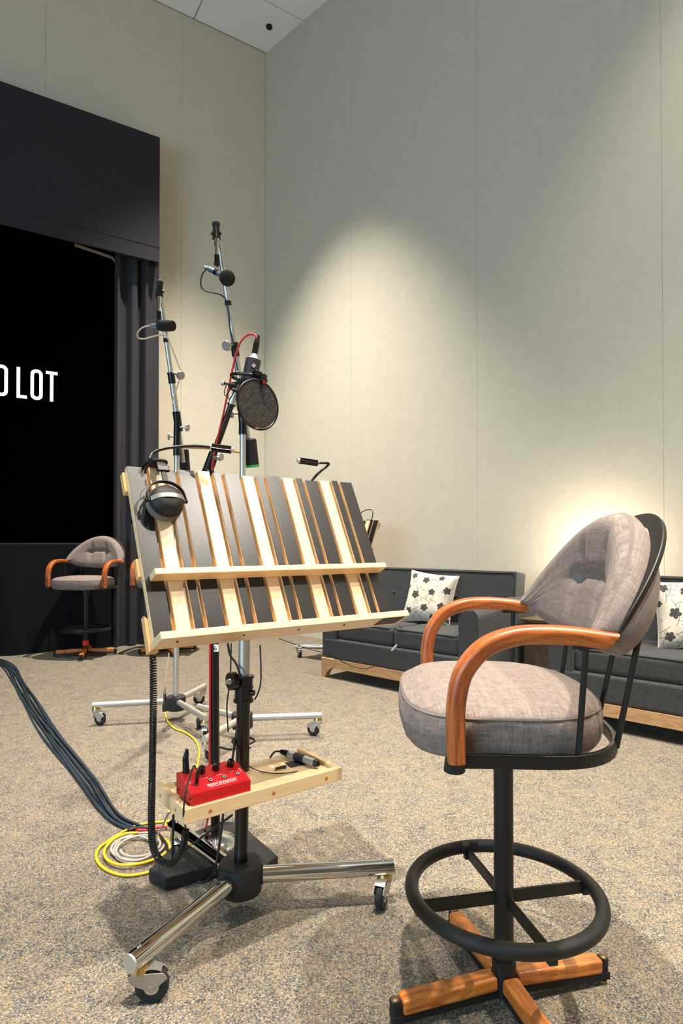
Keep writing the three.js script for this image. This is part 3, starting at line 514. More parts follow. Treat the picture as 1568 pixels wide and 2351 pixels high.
function makeMusicStand(label, pos, turn, group, legDirs) {
  const t = thing('music_stand', label, 'music stand', pos, turn, group);
  const dk = (name, geo, mat, parent) => { const m = mesh(name, geo, mat, t); m.applyMatrix4(deskMatrix); return m; };
  // slats: W wide and N narrow carry black grip tape, M are bare maple
  const widths = { W: 0.0475, M: 0.0367, N: 0.0235 }, order = 'WMNWMNWMNWMNWMNW'.split(''), total = order.reduce((a, c) => a + widths[c], 0), gap = (DESK_W - total) / (order.length - 1);
  const geos = {}, tapes = {}; for (const c of 'WMN') geos[c] = [0, 1, 2].map((v) => rbox(widths[c], DESK_H, 0.02, 0.0022, 'y', v * 0.29)); for (const c of 'WN') tapes[c] = metreUV(new RoundedBoxGeometry(widths[c] - 0.0012, DESK_H - 0.002, 0.0016, 1, 0.0005), 'y');
  let x = -DESK_W / 2;
  order.forEach((c, k) => {
    const m = dk('slat', geos[c][k % 3], M.maple); const up = [0, 0.002, -0.003, 0.001, 0.003][k % 5]; m.translateX(x + widths[c] / 2); m.translateY(up); m.translateZ(-0.011);
    if (c !== 'M') { const g = mesh('grip_tape', tapes[c], M.grip, m); g.position.z = 0.0106; g.userData.label = 'black gritty anti-slip tape'; }
    x += widths[c] + gap;
  });
  for (const [y, h] of [[DESK_H / 2 - 0.036, 0.06], [-0.045, 0.05], [-DESK_H / 2 + 0.03, 0.05]]) { const r = dk('rear_rail', rbox(DESK_W + 0.012, h, 0.022, 0.003, 'x', y), M.mapleDark); r.translateY(y); r.translateZ(-0.0325); }
  const lip = (name, y, depth, th, x0, x1) => { const m = dk(name, rbox(x1 - x0, th, depth, 0.0025, 'x', y * 3), M.maple); m.translateX((x0 + x1) / 2); m.translateY(y); m.translateZ(depth / 2); return m; };
  lip('ledge', -0.083, 0.043, 0.0165, -DESK_W / 2 + 0.012, DESK_W / 2 - 0.004);
  const bl = lip('bottom_ledge', -DESK_H / 2 - 0.0095, 0.076, 0.019, -DESK_W / 2 - 0.004, DESK_W / 2 + 0.012); bl.translateZ(-0.02);
  for (const sx of [-0.33, -0.16, 0.0, 0.15, 0.29]) mesh('screw', move(new THREE.CylinderGeometry(0.003, 0.003, 0.002, 10), sx, -0.0107, 0.012), M.blackSteel, bl);
  mesh('tape_patch', move(new THREE.BoxGeometry(0.08, 0.001, 0.05), DESK_W / 2 - 0.05, -0.011, 0.008), M.blackTape, bl);
  const cr = dk('corner_bracket', prism([[0, 0], [0.02, 0], [0.028, 0.03], [0.022, 0.06], [0, 0.085]], 0.02, 0.002), M.mapleDark); cr.translateX(-DESK_W / 2 - 0.006); cr.translateY(-DESK_H / 2 - 0.02); cr.translateZ(-0.034);
  // column
  const top = V(0.02, 0.97, -0.012), low = V(0, 0.05, 0);
  mesh('lower_tube', alongRod(low, top, 0.03, 0.62, 0.0195, 0.0195, 28), M.blackPaint, t);
  mesh('upper_tube', alongRod(low, top, 0.6, 1.04, 0.0165, 0.0165, 28), M.satin, t);
  const cl = mesh('clamp', merge(alongRod(low, top, 0.592, 0.668, 0.0255, 0.0255, 28), alongRod(low, top, 0.59, 0.599, 0.029, 0.029, 28), alongRod(low, top, 0.632, 0.64, 0.028, 0.028, 28), alongRod(low, top, 0.664, 0.672, 0.029, 0.029, 28)), M.blackPaint, t);
  { const c = low.clone().lerp(top, 0.66), d = toLocal(-0.75, 0.66, STAND_TURN).normalize(), e = c.clone().addScaledVector(d, 0.02);
    const k = mesh('clamp_knob', merge(rod(c, c.clone().addScaledVector(d, 0.034), 0.008), rod(c.clone().addScaledVector(d, 0.03), c.clone().addScaledVector(d, 0.046), 0.026, 0.025, 28)), M.blackPaint, t);
    mesh('knob_bolt', rod(c.clone().addScaledVector(d, 0.046), c.clone().addScaledVector(d, 0.056), 0.0085, 0.006, 12), M.satin, k);
    const r = toLocal(0.9, 0.3, STAND_TURN).normalize(), c2 = low.clone().lerp(top, 0.62); mesh('clamp_lug', rod(c2.clone().addScaledVector(r, 0.024), c2.clone().addScaledVector(r, 0.034), 0.008, 0.008, 10), M.blackPaint, t); }
  const br = mesh('desk_bracket', rbox(0.16, 0.1, 0.012, 0.003), M.blackSteel, t); br.applyMatrix4(deskMatrix); br.translateZ(-0.05); br.translateY(-0.06); br.translateX(-0.01);
  mesh('desk_joint', rbox(0.05, 0.06, 0.06, 0.008).translate(top.x, top.y - 0.01, top.z + 0.005), M.blackSteel, t);
  // base
  mesh('hub', lathe([[0, 0.058], [0.055, 0.058], [0.06, 0.063], [0.061, 0.1], [0.0605, 0.138], [0.057, 0.143], [0.02, 0.145], [0, 0.145]], 48), M.castIron, t);
  for (const d of legDirs) {
    const q = toLocal(d[0], d[1], STAND_TURN), L = q.length(), u = q.clone().normalize(), a = u.clone().multiplyScalar(0.052).setY(0.103), b = u.clone().multiplyScalar(L + 0.022).setY(0.103);
    const l = mesh('leg', rod(a, b, 0.0225, 0.0225, 32), M.chrome, t);
    mesh('end_cap', rod(b.clone().addScaledVector(u, -0.001), b.clone().addScaledVector(u, 0.003), 0.0215, 0.02, 24), M.satin, l);
    mesh('leg_collar', rod(u.clone().multiplyScalar(0.052).setY(0.103), u.clone().multiplyScalar(0.064).setY(0.103), 0.026, 0.026, 24), M.castIron, l);
    mesh('stud', move(new THREE.SphereGeometry(0.006, 12, 6).scale(1, 0.6, 1), u.x * (L - 0.005), 0.126, u.z * (L - 0.005)), M.chrome, l);
    const wdir = toLocal(d[2], d[3], STAND_TURN); castor(t, V(u.x * (L - 0.004), 0.079, u.z * (L - 0.004)), Math.atan2(-wdir.z, wdir.x));
  }
  // tray
  const { x0, x1, z0, z1, y } = TRAY, w = x1 - x0, dd = z1 - z0, ry = 0.036;
  const tb = (name, geo, x_, y_, z_, mat = M.maple) => mesh(name, move(geo, x_, y_, z_), mat, t);
  tb('tray_board', rbox(w - 0.036, 0.012, 0.105, 0.001, 'x', 0.1), (x0 + x1) / 2, y - 0.017, z1 - 0.018 - 0.0525);
  tb('tray_board', rbox(w - 0.036, 0.012, dd - 0.018 - 0.107, 0.001, 'x', 0.5), (x0 + x1) / 2, y - 0.017, z0 + (dd - 0.018 - 0.107) / 2);
  const fr = tb('tray_front', rbox(w, ry, 0.018, 0.002, 'x', 0.7), (x0 + x1) / 2, y - ry / 2, z1 - 0.009);
  for (const px of [-0.16, 0.02, 0.19]) mesh('dowel_plug', rod(V(px + (x0 + x1) / 2 - 0.01, y - 0.02, z1 - 0.002), V(px + (x0 + x1) / 2 - 0.01, y - 0.02, z1 + 0.0006), 0.005, 0.005, 14), M.oak, fr);
  for (const [xx, n] of [[x0 + 0.009, 0.3], [x1 - 0.009, 0.9]]) { const s = tb('tray_end', rbox(0.018, ry, dd - 0.018, 0.002, 'z', n), xx, y - ry / 2, z0 + (dd - 0.018) / 2); for (const zz of [z0 + 0.05, z1 - 0.06]) mesh('dowel_plug', rod(V(xx - 0.007, y - 0.02, zz), V(xx - 0.0096, y - 0.02, zz), 0.0045, 0.0045, 12), M.oak, s); }
  mesh('tray_clamp', rod(V(0.004, y - 0.06, 0), V(0.0045, y - 0.024, 0), 0.027, 0.027, 24), M.blackSteel, t);
  return t;
}
const LEGS = [[-0.178, 0.345, 0.99, -0.12], [0.418, -0.045, -0.35, 0.94], [-0.262, -0.29, 0.3, 0.95]];
const stand = makeMusicStand('maple and black slatted music stand with chrome legs holding a wooden tray', STAND, STAND_TURN, 'music stands', LEGS);
makeMusicStand('slatted music stand mostly hidden behind the large desk beside the sofa', V(-0.02, 0, -5.56), -38 * Math.PI / 180, 'music stands', LEGS);

// ================================================================== BOOM MICROPHONE STANDS
function boomStand(o) {
  const t = thing('boom_stand', o.label, 'mic stand', o.base, 0, 'rolling boom stands'), L = (p) => p.clone().sub(o.base);
  mesh('hub', lathe([[0, 0.06], [0.052, 0.06], [0.057, 0.066], [0.057, 0.135], [0.052, 0.141], [0, 0.143]], 40), M.castIron, t);
  for (const [px, py, dy] of o.castors) {
    const c = L(onFloor(px, py)), u = c.clone().setY(0).normalize(), len = c.length(); const l = mesh('leg', rod(u.clone().multiplyScalar(0.05).setY(0.112), u.clone().multiplyScalar(len).setY(0.112), 0.0175, 0.0175, 24), M.satin, t);
    castor(t, V(u.x * (len - 0.02), 0.094, u.z * (len - 0.02)), Math.atan2(-u.z, u.x) + dy, 0.95, M.satin);
  }
  const K = L(o.clutch), E = L(o.end), W = L(o.tail), pt = V(0, L(o.poleTop).y, 0);
  mesh('column', rod(V(0, 0.12, 0), pt, 0.0165, 0.0165, 24), M.satin, t);
  mesh('column_collar', rod(pt.clone().setY(pt.y - 0.03), pt.clone().setY(pt.y + 0.05), 0.022, 0.021, 24), M.blackPaint, t);
  mesh('swivel', merge(rod(pt.clone().setY(pt.y + 0.02), K, 0.021, 0.02, 20), alongRod(E, W, o.tK - 0.06, o.tK + 0.06, 0.023, 0.023, 20)), M.blackPaint, t);
  mesh('boom_tube', rod(E, W, 0.0135, 0.0135, 20), M.satin, t);
  mesh('boom_sleeve', alongRod(E, W, o.tC, o.tK, 0.0165, 0.0165, 20), M.satin, t);
  mesh('boom_collar', merge(alongRod(E, W, o.tC - 0.025, o.tC + 0.035, 0.0205, 0.0205, 20), alongRod(E, W, o.tC - 0.03, o.tC - 0.022, 0.023, 0.023, 20)), M.blackPaint, t);
  mesh('cable_strap', alongRod(E, W, o.tS, o.tS + 0.022, 0.0165, 0.0165, 16), M.blackMatte, t);
  for (const [p, q, d] of o.knobs) { const a = L(p), b = L(q), dir = b.clone().sub(a).normalize(); const k = mesh('clamp_knob', rod(a, b, 0.0065, 0.0065, 12), M.satin, t); mesh('knob_disc', merge(rod(b.clone().addScaledVector(dir, -0.004), b.clone().addScaledVector(dir, 0.006), 0.0245 * d, 0.0225 * d, 24), rod(b.clone().addScaledVector(dir, 0.005), b.clone().addScaledVector(dir, 0.007), 0.017 * d, 0.015 * d, 24)), M.zinc, k); }
  // counterweight
  const wd = W.clone().sub(E).normalize(), w0 = L(o.weight[0]), w1 = L(o.weight[1]), wdir = w1.clone().sub(w0).normalize();
  const cw = mesh('counterweight', orient(lathe([[0, 0], [o.wr * 0.5, 0], [o.wr * 0.96, 0.006], [o.wr, 0.014], [o.wr, w0.distanceTo(w1) - 0.01], [o.wr * 0.94, w0.distanceTo(w1)], [0, w0.distanceTo(w1)]], 32), w0, wdir), M.rubber, t);
  if (o.green) mesh('green_tape', orient(new THREE.CylinderGeometry(o.wr * 1.02, o.wr * 1.02, 0.014, 32).translate(0, 0, 0), w1.clone().addScaledVector(wdir, -0.004), wdir), M.greenTape, cw);
  // head: swivel joint at the end of the boom and drop rod with clip
  const H0 = L(o.headTop), H1 = L(o.dropTop), H2 = L(o.dropEnd), H3 = L(o.clipEnd);
  const jn = mesh('head_joint', merge(rod(E, H0.clone().lerp(H1, 0.5), 0.016, 0.017, 16), rod(H0.clone().lerp(H1, 0.3), H1, 0.0165, 0.021, 20)), M.blackPaint, t);
  mesh('joint_cap', merge(move(new THREE.SphereGeometry(0.0205, 20, 14).scale(1, 0.8, 1), H0.x, H0.y, H0.z), rod(H0, H0.clone().lerp(H1, 0.45), 0.02, 0.014, 20)), M.rubber, jn);
  for (const s of [-1, 1]) { const c = H0.clone().lerp(H1, 0.62); mesh('joint_bolt', rod(c.clone().add(V(0.015 * s, 0, 0.004)), c.clone().add(V(0.027 * s, -0.004, 0.004)), 0.0095, 0.007, 12), M.blackPaint, jn); }
  mesh('drop_rod', merge(rod(H1, H2, 0.0095, 0.0085, 16), alongRod(H1, H2, 0, 0.12, 0.0165, 0.016, 16), alongRod(H1, H2, 0.15, 0.45, 0.0125, 0.012, 16)), M.chrome, t);
  mesh('mic_clip', merge(rod(H2, H2.clone().lerp(H3, 0.7), 0.0135, 0.0135, 16), rod(H2.clone().lerp(H3, 0.6), H3, 0.011, 0.008, 12), rod(H2.clone().lerp(H3, 0.75).add(V(-0.016, 0, 0)), H2.clone().lerp(H3, 0.75).add(V(0.012, 0, 0)), 0.009, 0.009, 14)), M.blackPaint, t);
  return t;
}
const A_D = 4.66, B_D = 4.2;
const baseA = at(404, 1600, A_D).setY(0), baseB = at(556, 1640, B_D).setY(0);
boomStand({ label: 'chrome rolling boom stand beside the curtain with cylindrical mic', base: baseA, castors: [[212, 1664, 2.6], [470, 1614, 2.2], [474, 1698, 2.4]],
  clutch: at(407, 965, A_D), end: at(366, 668, 4.45), tail: at(421, 1062, 4.74), poleTop: at(408, 1035, A_D), tK: 0.75, tC: 0.49, tS: 0.265,
  knobs: [[at(397, 856, 4.55), at(415, 862, 4.48), 1.05], [at(408, 980, A_D), at(430, 982, A_D - 0.02), 0.9], [at(406, 1003, A_D), at(388, 1002, A_D - 0.02), 0.9]],
  weight: [at(421, 1030, 4.76), at(427, 1100, 4.79)], wr: 0.031, headTop: at(367, 649, 4.43), dropTop: at(366, 682, 4.42), dropEnd: at(365, 716, 4.42), clipEnd: at(365, 742, 4.42) });
boomStand({ label: 'taller chrome rolling boom stand carrying the ball windscreen mic', base: baseB, castors: [[738, 1690, 2.5], [455, 1667, 2.3], [469, 1752, 2.4]],
  clutch: at(553, 925, B_D), end: at(499, 532, 3.96), tail: at(572, 1020, 4.27), poleTop: at(556, 985, B_D), tK: 0.79, tC: 0.535, tS: 0.31,
  knobs: [[at(537, 790, 4.1), at(520, 794, 4.02), 1.1], [at(552, 948, B_D), at(532, 950, B_D - 0.03), 0.95]],
  weight: [at(573, 1006, 4.27), at(580, 1072, 4.3)], wr: 0.036, green: true, headTop: at(496, 515, 3.94), dropTop: at(497, 549, 3.93), dropEnd: at(498, 586, 3.93), clipEnd: at(499, 612, 3.93) });

// ------------------------------------------------------------------ the two small microphones in their windscreens
{
  const a = at(476, 616, 3.95), b = at(514, 634, 3.9), c = at(521.5, 638.5, 3.885), d = b.clone().sub(a).normalize();
  const m = thing('microphone', 'slim mic with round black foam ball windscreen on the taller boom', 'microphone');
  mesh('body', merge(rod(a.clone().addScaledVector(d, 0.012), b, 0.0125, 0.0125, 20), rod(a, a.clone().addScaledVector(d, 0.02), 0.008, 0.0125, 16)), M.micSilver, m);
  mesh('clip_band', alongRod(a, b, 0.45, 0.62, 0.0145, 0.0145, 20), M.blackPaint, m);
  mesh('connector', rod(a.clone().addScaledVector(d, -0.02), a, 0.0075, 0.009, 14), M.satin, m);
  mesh('windscreen', orient(lathe([[0, -0.038], [0.016, -0.037], [0.029, -0.028], [0.037, -0.012], [0.0395, 0.002], [0.037, 0.016], [0.028, 0.029], [0.015, 0.037], [0, 0.039]], 32), c, d), M.foam, m);
  const tp = [[476, 616], [466, 627], [461, 645], [463, 660], [472, 668], [489, 672], [507, 677], [519, 689], [522, 700], [526, 725], [528, 752], [534, 780], [539, 815], [545, 850]].map(([x, y], i) => at(x, y, i < 7 ? 3.95 : 3.99 + (y - 677) * 0.0006));
  single('mic_cable', tube(tp, 0.0036, 120), M.blackCable, 'black cable looping from the ball windscreen mic down its boom', 'cable');
}
{
  const a = at(343, 748, 4.4), b = at(372, 748, 4.36), d = b.clone().sub(a).normalize();
  const m = thing('microphone', 'pale blue grey mic with cylindrical foam windscreen beside the curtain', 'microphone');
  mesh('body', merge(rod(a.clone().addScaledVector(d, 0.014), b, 0.0125, 0.0125, 20), rod(a, a.clone().addScaledVector(d, 0.016), 0.007, 0.0125, 16)), M.micSilver, m);
  mesh('windscreen', orient(lathe([[0, -0.012], [0.014, -0.01], [0.025, 0.0], [0.03, 0.016], [0.0305, 0.05], [0.029, 0.094], [0.027, 0.1], [0.024, 0.102], [0, 0.102]], 32), at(365, 748, 4.37), at(409, 748, 4.3).sub(at(365, 748, 4.37))), M.foam, m);
  const tp = [[344, 748], [332, 750], [322, 756], [315, 767], [318, 776], [330, 778], [350, 773], [368, 769], [378, 769], [384, 775], [390, 788], [400, 813], [411, 842], [416, 856], [413, 868], [406, 890], [398, 915], [396, 926]].map(([x, y], i) => at(x, y, i < 4 ? 4.38 : i < 8 ? 4.42 : 4.44 + (y - 769) * 0.0006));
  single('mic_cable', tube(tp, 0.0042, 150), M.beigeCable, 'beige cable looping from the cylindrical mic past its clamp knob', 'cable');
}
// tan cord stretched between the two boom columns
single('tan_cord', tube([at(412, 1025, A_D - 0.03), at(440, 1028, 4.55), at(480, 1030, 4.45), at(520, 1035, 4.3), at(549, 1038, B_D - 0.02)], 0.006, 40), M.tanCable, 'tan cord stretched between the two boom stand columns', 'cord');

// ================================================================== STUDIO MIC ON WEIGHTED TRIANGULAR BASE
const PB = at(495, 1900, 2.63).setY(0);
{
  const t = thing('mic_stand', 'black mic stand with heavy triangular base and tilted arm', 'mic stand', PB), L = (p) => p.clone().sub(PB);
  const cs = [[352, 2020], [628, 1990], [526, 1893]].map(([x, y]) => L(onFloor(x, y, 0.03))), out = [];
  cs.forEach((c, k) => {
    const u = c.clone().setY(0).normalize(), s = V(-u.z, 0, u.x), R = Math.hypot(c.x, c.z) * 0.9, nx = cs[(k + 1) % 3].clone().setY(0), flip = u.clone().cross(nx).y > 0 ? -1 : 1;
    out.push(u.clone().multiplyScalar(R).addScaledVector(s, -0.036 * flip), u.clone().multiplyScalar(R).addScaledVector(s, 0.036 * flip));
    const n2 = nx.normalize(); out.push(u.clone().add(n2).normalize().multiplyScalar(0.125));
  });
  const sh = new THREE.Shape(); out.forEach((p, i) => i ? sh.lineTo(p.x, -p.z) : sh.moveTo(p.x, -p.z));
  const ge = new THREE.ExtrudeGeometry(sh, { depth: 0.028, bevelEnabled: true, bevelThickness: 0.008, bevelSize: 0.01, bevelSegments: 3 }).rotateX(-Math.PI / 2).translate(0, 0.01, 0);
  mesh('base', metreUV(ge), M.castIron, t);
  mesh('dome', lathe([[0.074, 0.046], [0.07, 0.054], [0.055, 0.066], [0.035, 0.074], [0.018, 0.078], [0, 0.079]], 40), M.chrome, t);
  const top = V(-0.012, L(at(490, 1120, 2.63)).y, 0), J = L(at(481, 1078, 2.63)), E = L(at(532, 928, 2.55)), tail = L(at(470, 1100, 2.66));
  mesh('column', rod(V(0, 0.06, 0), top, 0.0155, 0.0155, 24), M.blackPaint, t);
  mesh('pivot', merge(rod(top, J, 0.016, 0.014, 20), alongRod(tail, E, 0.02, 0.36, 0.019, 0.017, 20)), M.blackPaint, t);
  const kp = L(at(492, 1052, 2.6)), kq = L(at(504, 1049, 2.57)); mesh('pivot_knob', merge(rod(kp, kq, 0.006), rod(kq, kq.clone().add(V(0.008, 0, 0.004)), 0.014, 0.012, 18)), M.zinc, t);
  mesh('arm', rod(tail, E, 0.0105, 0.0105, 20), M.blackPaint, t);
  const X1 = L(at(547, 880, 2.52)); mesh('arm_extension', merge(rod(E, X1, 0.0085, 0.008, 16), alongRod(E, X1, 0.0, 0.3, 0.0125, 0.012, 16), alongRod(E, X1, 0.45, 0.85, 0.0105, 0.0105, 16)), M.satin, t);
  mesh('arm_ferrule', alongRod(E, X1, -0.06, 0.03, 0.0145, 0.0145, 16), M.blackPaint, t);
  // label on the column
  const cv = document.createElement('canvas'); cv.width = 64; cv.height = 64; const g = cv.getContext('2d'); g.fillStyle = '#f4f2ee'; g.fillRect(0, 0, 64, 64); g.fillStyle = '#111'; g.font = 'bold 54px sans-serif'; g.textAlign = 'center'; g.textBaseline = 'middle'; g.fillText('6', 32, 35);
  const tx = new THREE.CanvasTexture(cv); tx.colorSpace = THREE.SRGBColorSpace;
  const ly = L(at(494, 1487, 2.62)).y; const lb = mesh('number_label', new THREE.CylinderGeometry(0.0158, 0.0158, 0.024, 16, 1, true, -0.75, 1.5), std(0xffffff, 0.7, 0, { map: tx, side: THREE.DoubleSide }), t); lb.position.y = ly;
}
{
  // microphone, tilted, hanging connector-up
  const m = thing('studio_microphone', 'large dark grey studio mic with pink diamond badge in shock mount', 'microphone'), D = 2.47;
  const a = at(584, 816, D), b = at(570, 888, D - 0.01), d = b.clone().sub(a).normalize(), len = 0.1;
  mesh('body', orient(lathe([[0, 0], [0.0125, 0], [0.0145, 0.002], [0.0235, 0.015], [0.0245, 0.018], [0.0245, 0.11], [0.023, 0.114], [0, 0.114]], 36), a, d), M.micBody, m);
  mesh('end_cone', orient(lathe([[0.008, -0.001], [0.0125, -0.0008], [0.015, 0.001], [0.0243, 0.0145], [0.0246, 0.0168]], 36), a, d), std(0x77727a, 0.45, 0.6), m);
  mesh('grille', orient(lathe([[0.0235, 0.114], [0.0255, 0.118], [0.0255, 0.165], [0.021, 0.182], [0.01, 0.19], [0, 0.191]], 36), a, d), M.satin, m);
  const bp = at(583, 842, D - 0.05), dia = mesh('badge', new THREE.BoxGeometry(0.011, 0.011, 0.0012).rotateZ(Math.PI / 4), std(0xb79aa8, 0.4, 0.3), m); dia.position.copy(a.clone().addScaledVector(d, 0.041)); dia.position.add(V(0.009, 0, 0.0238)); dia.rotation.y = 0.36;
  mesh('plug', merge(rod(a.clone().addScaledVector(d, -0.04), a.clone().addScaledVector(d, -0.004), 0.0098, 0.0098, 20), rod(a.clone().addScaledVector(d, -0.066), a.clone().addScaledVector(d, -0.04), 0.0058, 0.0098, 20)), M.blackPaint, m);
  mesh('plug_ring', rod(a.clone().addScaledVector(d, -0.007), a.clone().addScaledVector(d, 0.001), 0.009, 0.0105, 20), M.satin, m);
  // shock mount cradle
  const s = thing('shock_mount', 'black shock mount cradle of bars and elastic cord around the studio mic', 'shock mount'), c = a.clone().addScaledVector(d, 0.082), X = V(0.96, -0.12, 0.2).normalize(), Z = d.clone().cross(X).normalize(), X2 = Z.clone().cross(d).normalize();
  const at3 = (x, y, z) => c.clone().addScaledVector(X2, x).addScaledVector(d, y).addScaledVector(Z, z);
  const oval = (rx, rz, y) => { const p = []; for (let k = 0; k < 32; k++) { const q = k / 32 * 2 * Math.PI; p.push(at3(rx * Math.cos(q) - 0.004, y, rz * Math.sin(q))); } return p; };
  mesh('upper_frame', tube(oval(0.058, 0.036, -0.006), 0.0052, 80, 10, true), M.blackPaint, s);
  mesh('lower_frame', tube(oval(0.05, 0.034, 0.036), 0.0032, 80, 8, true), M.blackPaint, s);
  mesh('collar', orient(lathe([[0.0255, -0.01], [0.029, -0.01], [0.029, 0.01], [0.0255, 0.01]], 32), at3(0, 0.014, 0), d), M.blackMatte, s);
  for (let k = 0; k < 8; k++) { const q = k / 8 * 2 * Math.PI + 0.2, q2 = q + 0.4; mesh('elastic', tube([at3(0.058 * Math.cos(q) - 0.004, -0.006, 0.036 * Math.sin(q)), at3(0.031 * Math.cos(q2), 0.012, 0.031 * Math.sin(q2)), at3(0.05 * Math.cos(q2) - 0.004, 0.036, 0.034 * Math.sin(q2))], 0.0015, 16, 6), M.blackMatte, s); }
  const jx = at(547, 880, 2.52); mesh('bracket', merge(rod(jx, at3(-0.052, 0.03, 0.02), 0.007, 0.008, 14), rod(at3(-0.075, 0.026, 0.02), at3(-0.03, 0.03, 0.03), 0.0035, 0.0035, 10)), M.blackPaint, s);
  mesh('bracket_knob', rod(at3(-0.082, 0.026, 0.02), at3(-0.072, 0.026, 0.02), 0.008, 0.007, 16), M.zinc, s);
  for (const z of [0.026, -0.004]) mesh('hanging_loop', tube([at3(-0.062, 0.03, z), at3(-0.064, 0.055, z), at3(-0.058, 0.068, z), at3(-0.05, 0.055, z), at3(-0.044, 0.03, z)], 0.0016, 24, 6), M.blackMatte, s);
  mesh('clamp_block', merge(orient(rbox(0.03, 0.018, 0.02, 0.004), at3(0.035, -0.012, 0.03), d), orient(rbox(0.022, 0.022, 0.016, 0.005), at3(0.052, -0.006, 0.022), d)), M.blackPaint, s);
  // pop filter
  const pf = thing('pop_filter', 'round dark mesh pop filter in front of the studio mic', 'pop filter'), pc = at(592, 929, 2.4), R = 0.0765, nrm = V(0.7, 0.04, 0.71).normalize();
  mesh('rim', orient(new THREE.TorusGeometry(R, 0.0042, 12, 64).rotateX(Math.PI / 2), pc, nrm), M.blackPaint, pf);
  const spk = dataTex(256, 256, (i, j) => { const v = hash(i >> 1, j >> 1, 77), g = v > 0.95 ? 120 : 14 + 26 * v; return [g * 1.05, g * 0.95, g * 0.82]; }, true);
  mesh('screen_mesh', orient(metreUV(new THREE.CylinderGeometry(R, R, 0.004, 64)), pc, nrm), std(0xffffff, 0.7, 0.2, { map: sized(spk, 0.2, 0.2) }), pf);
  const tp = at(601, 874, 2.41); mesh('rim_clamp', merge(rod(tp.clone().add(V(-0.018, 0.012, -0.03)), tp.clone().add(V(0.008, -0.006, 0.006)), 0.009, 0.008, 16)), M.blackPaint, pf);
  mesh('red_ring', rod(tp.clone().add(V(0.008, -0.006, 0.006)), tp.clone().add(V(0.0095, -0.007, 0.008)), 0.0052, 0.0052, 14), M.redCable, pf);
  const lt = at(590, 983, 2.375); mesh('maker_tag', rbox(0.012, 0.004, 0.002, 0.0008).translate(lt.x, lt.y, lt.z), std(0xb05a34, 0.5), pf);
  // red cable: up from the plug, over and down along the arm and the column to the floor
  const rp = [[589, 781, 2.47], [589, 774, 2.47], [585, 769, 2.475], [575, 767, 2.48], [564, 772, 2.49], [552, 786, 2.5], [543, 810, 2.51], [535, 842, 2.52], [526, 885, 2.53], [515, 940, 2.55], [503, 993, 2.58], [492, 1040, 2.6], [486, 1080, 2.62], [483, 1150, 2.63], [484, 1300, 2.62], [482, 1480, 2.61], [482, 1600, 2.61], [481, 1740, 2.61], [480, 1850, 2.61], [474, 1895, 2.64]].map(([x, y, z]) => at(x, y, z));
  for (const [x, y] of [[465, 1905], [450, 1915], [440, 1925], [452, 1912], [470, 1902], [452, 1925], [444, 1933]]) rp.push(onFloor(x, y, 0.03));
  single('red_cable', tube(rp, 0.0035, 260), M.redCable, 'red cable from studio mic running down the black column', 'cable');
}

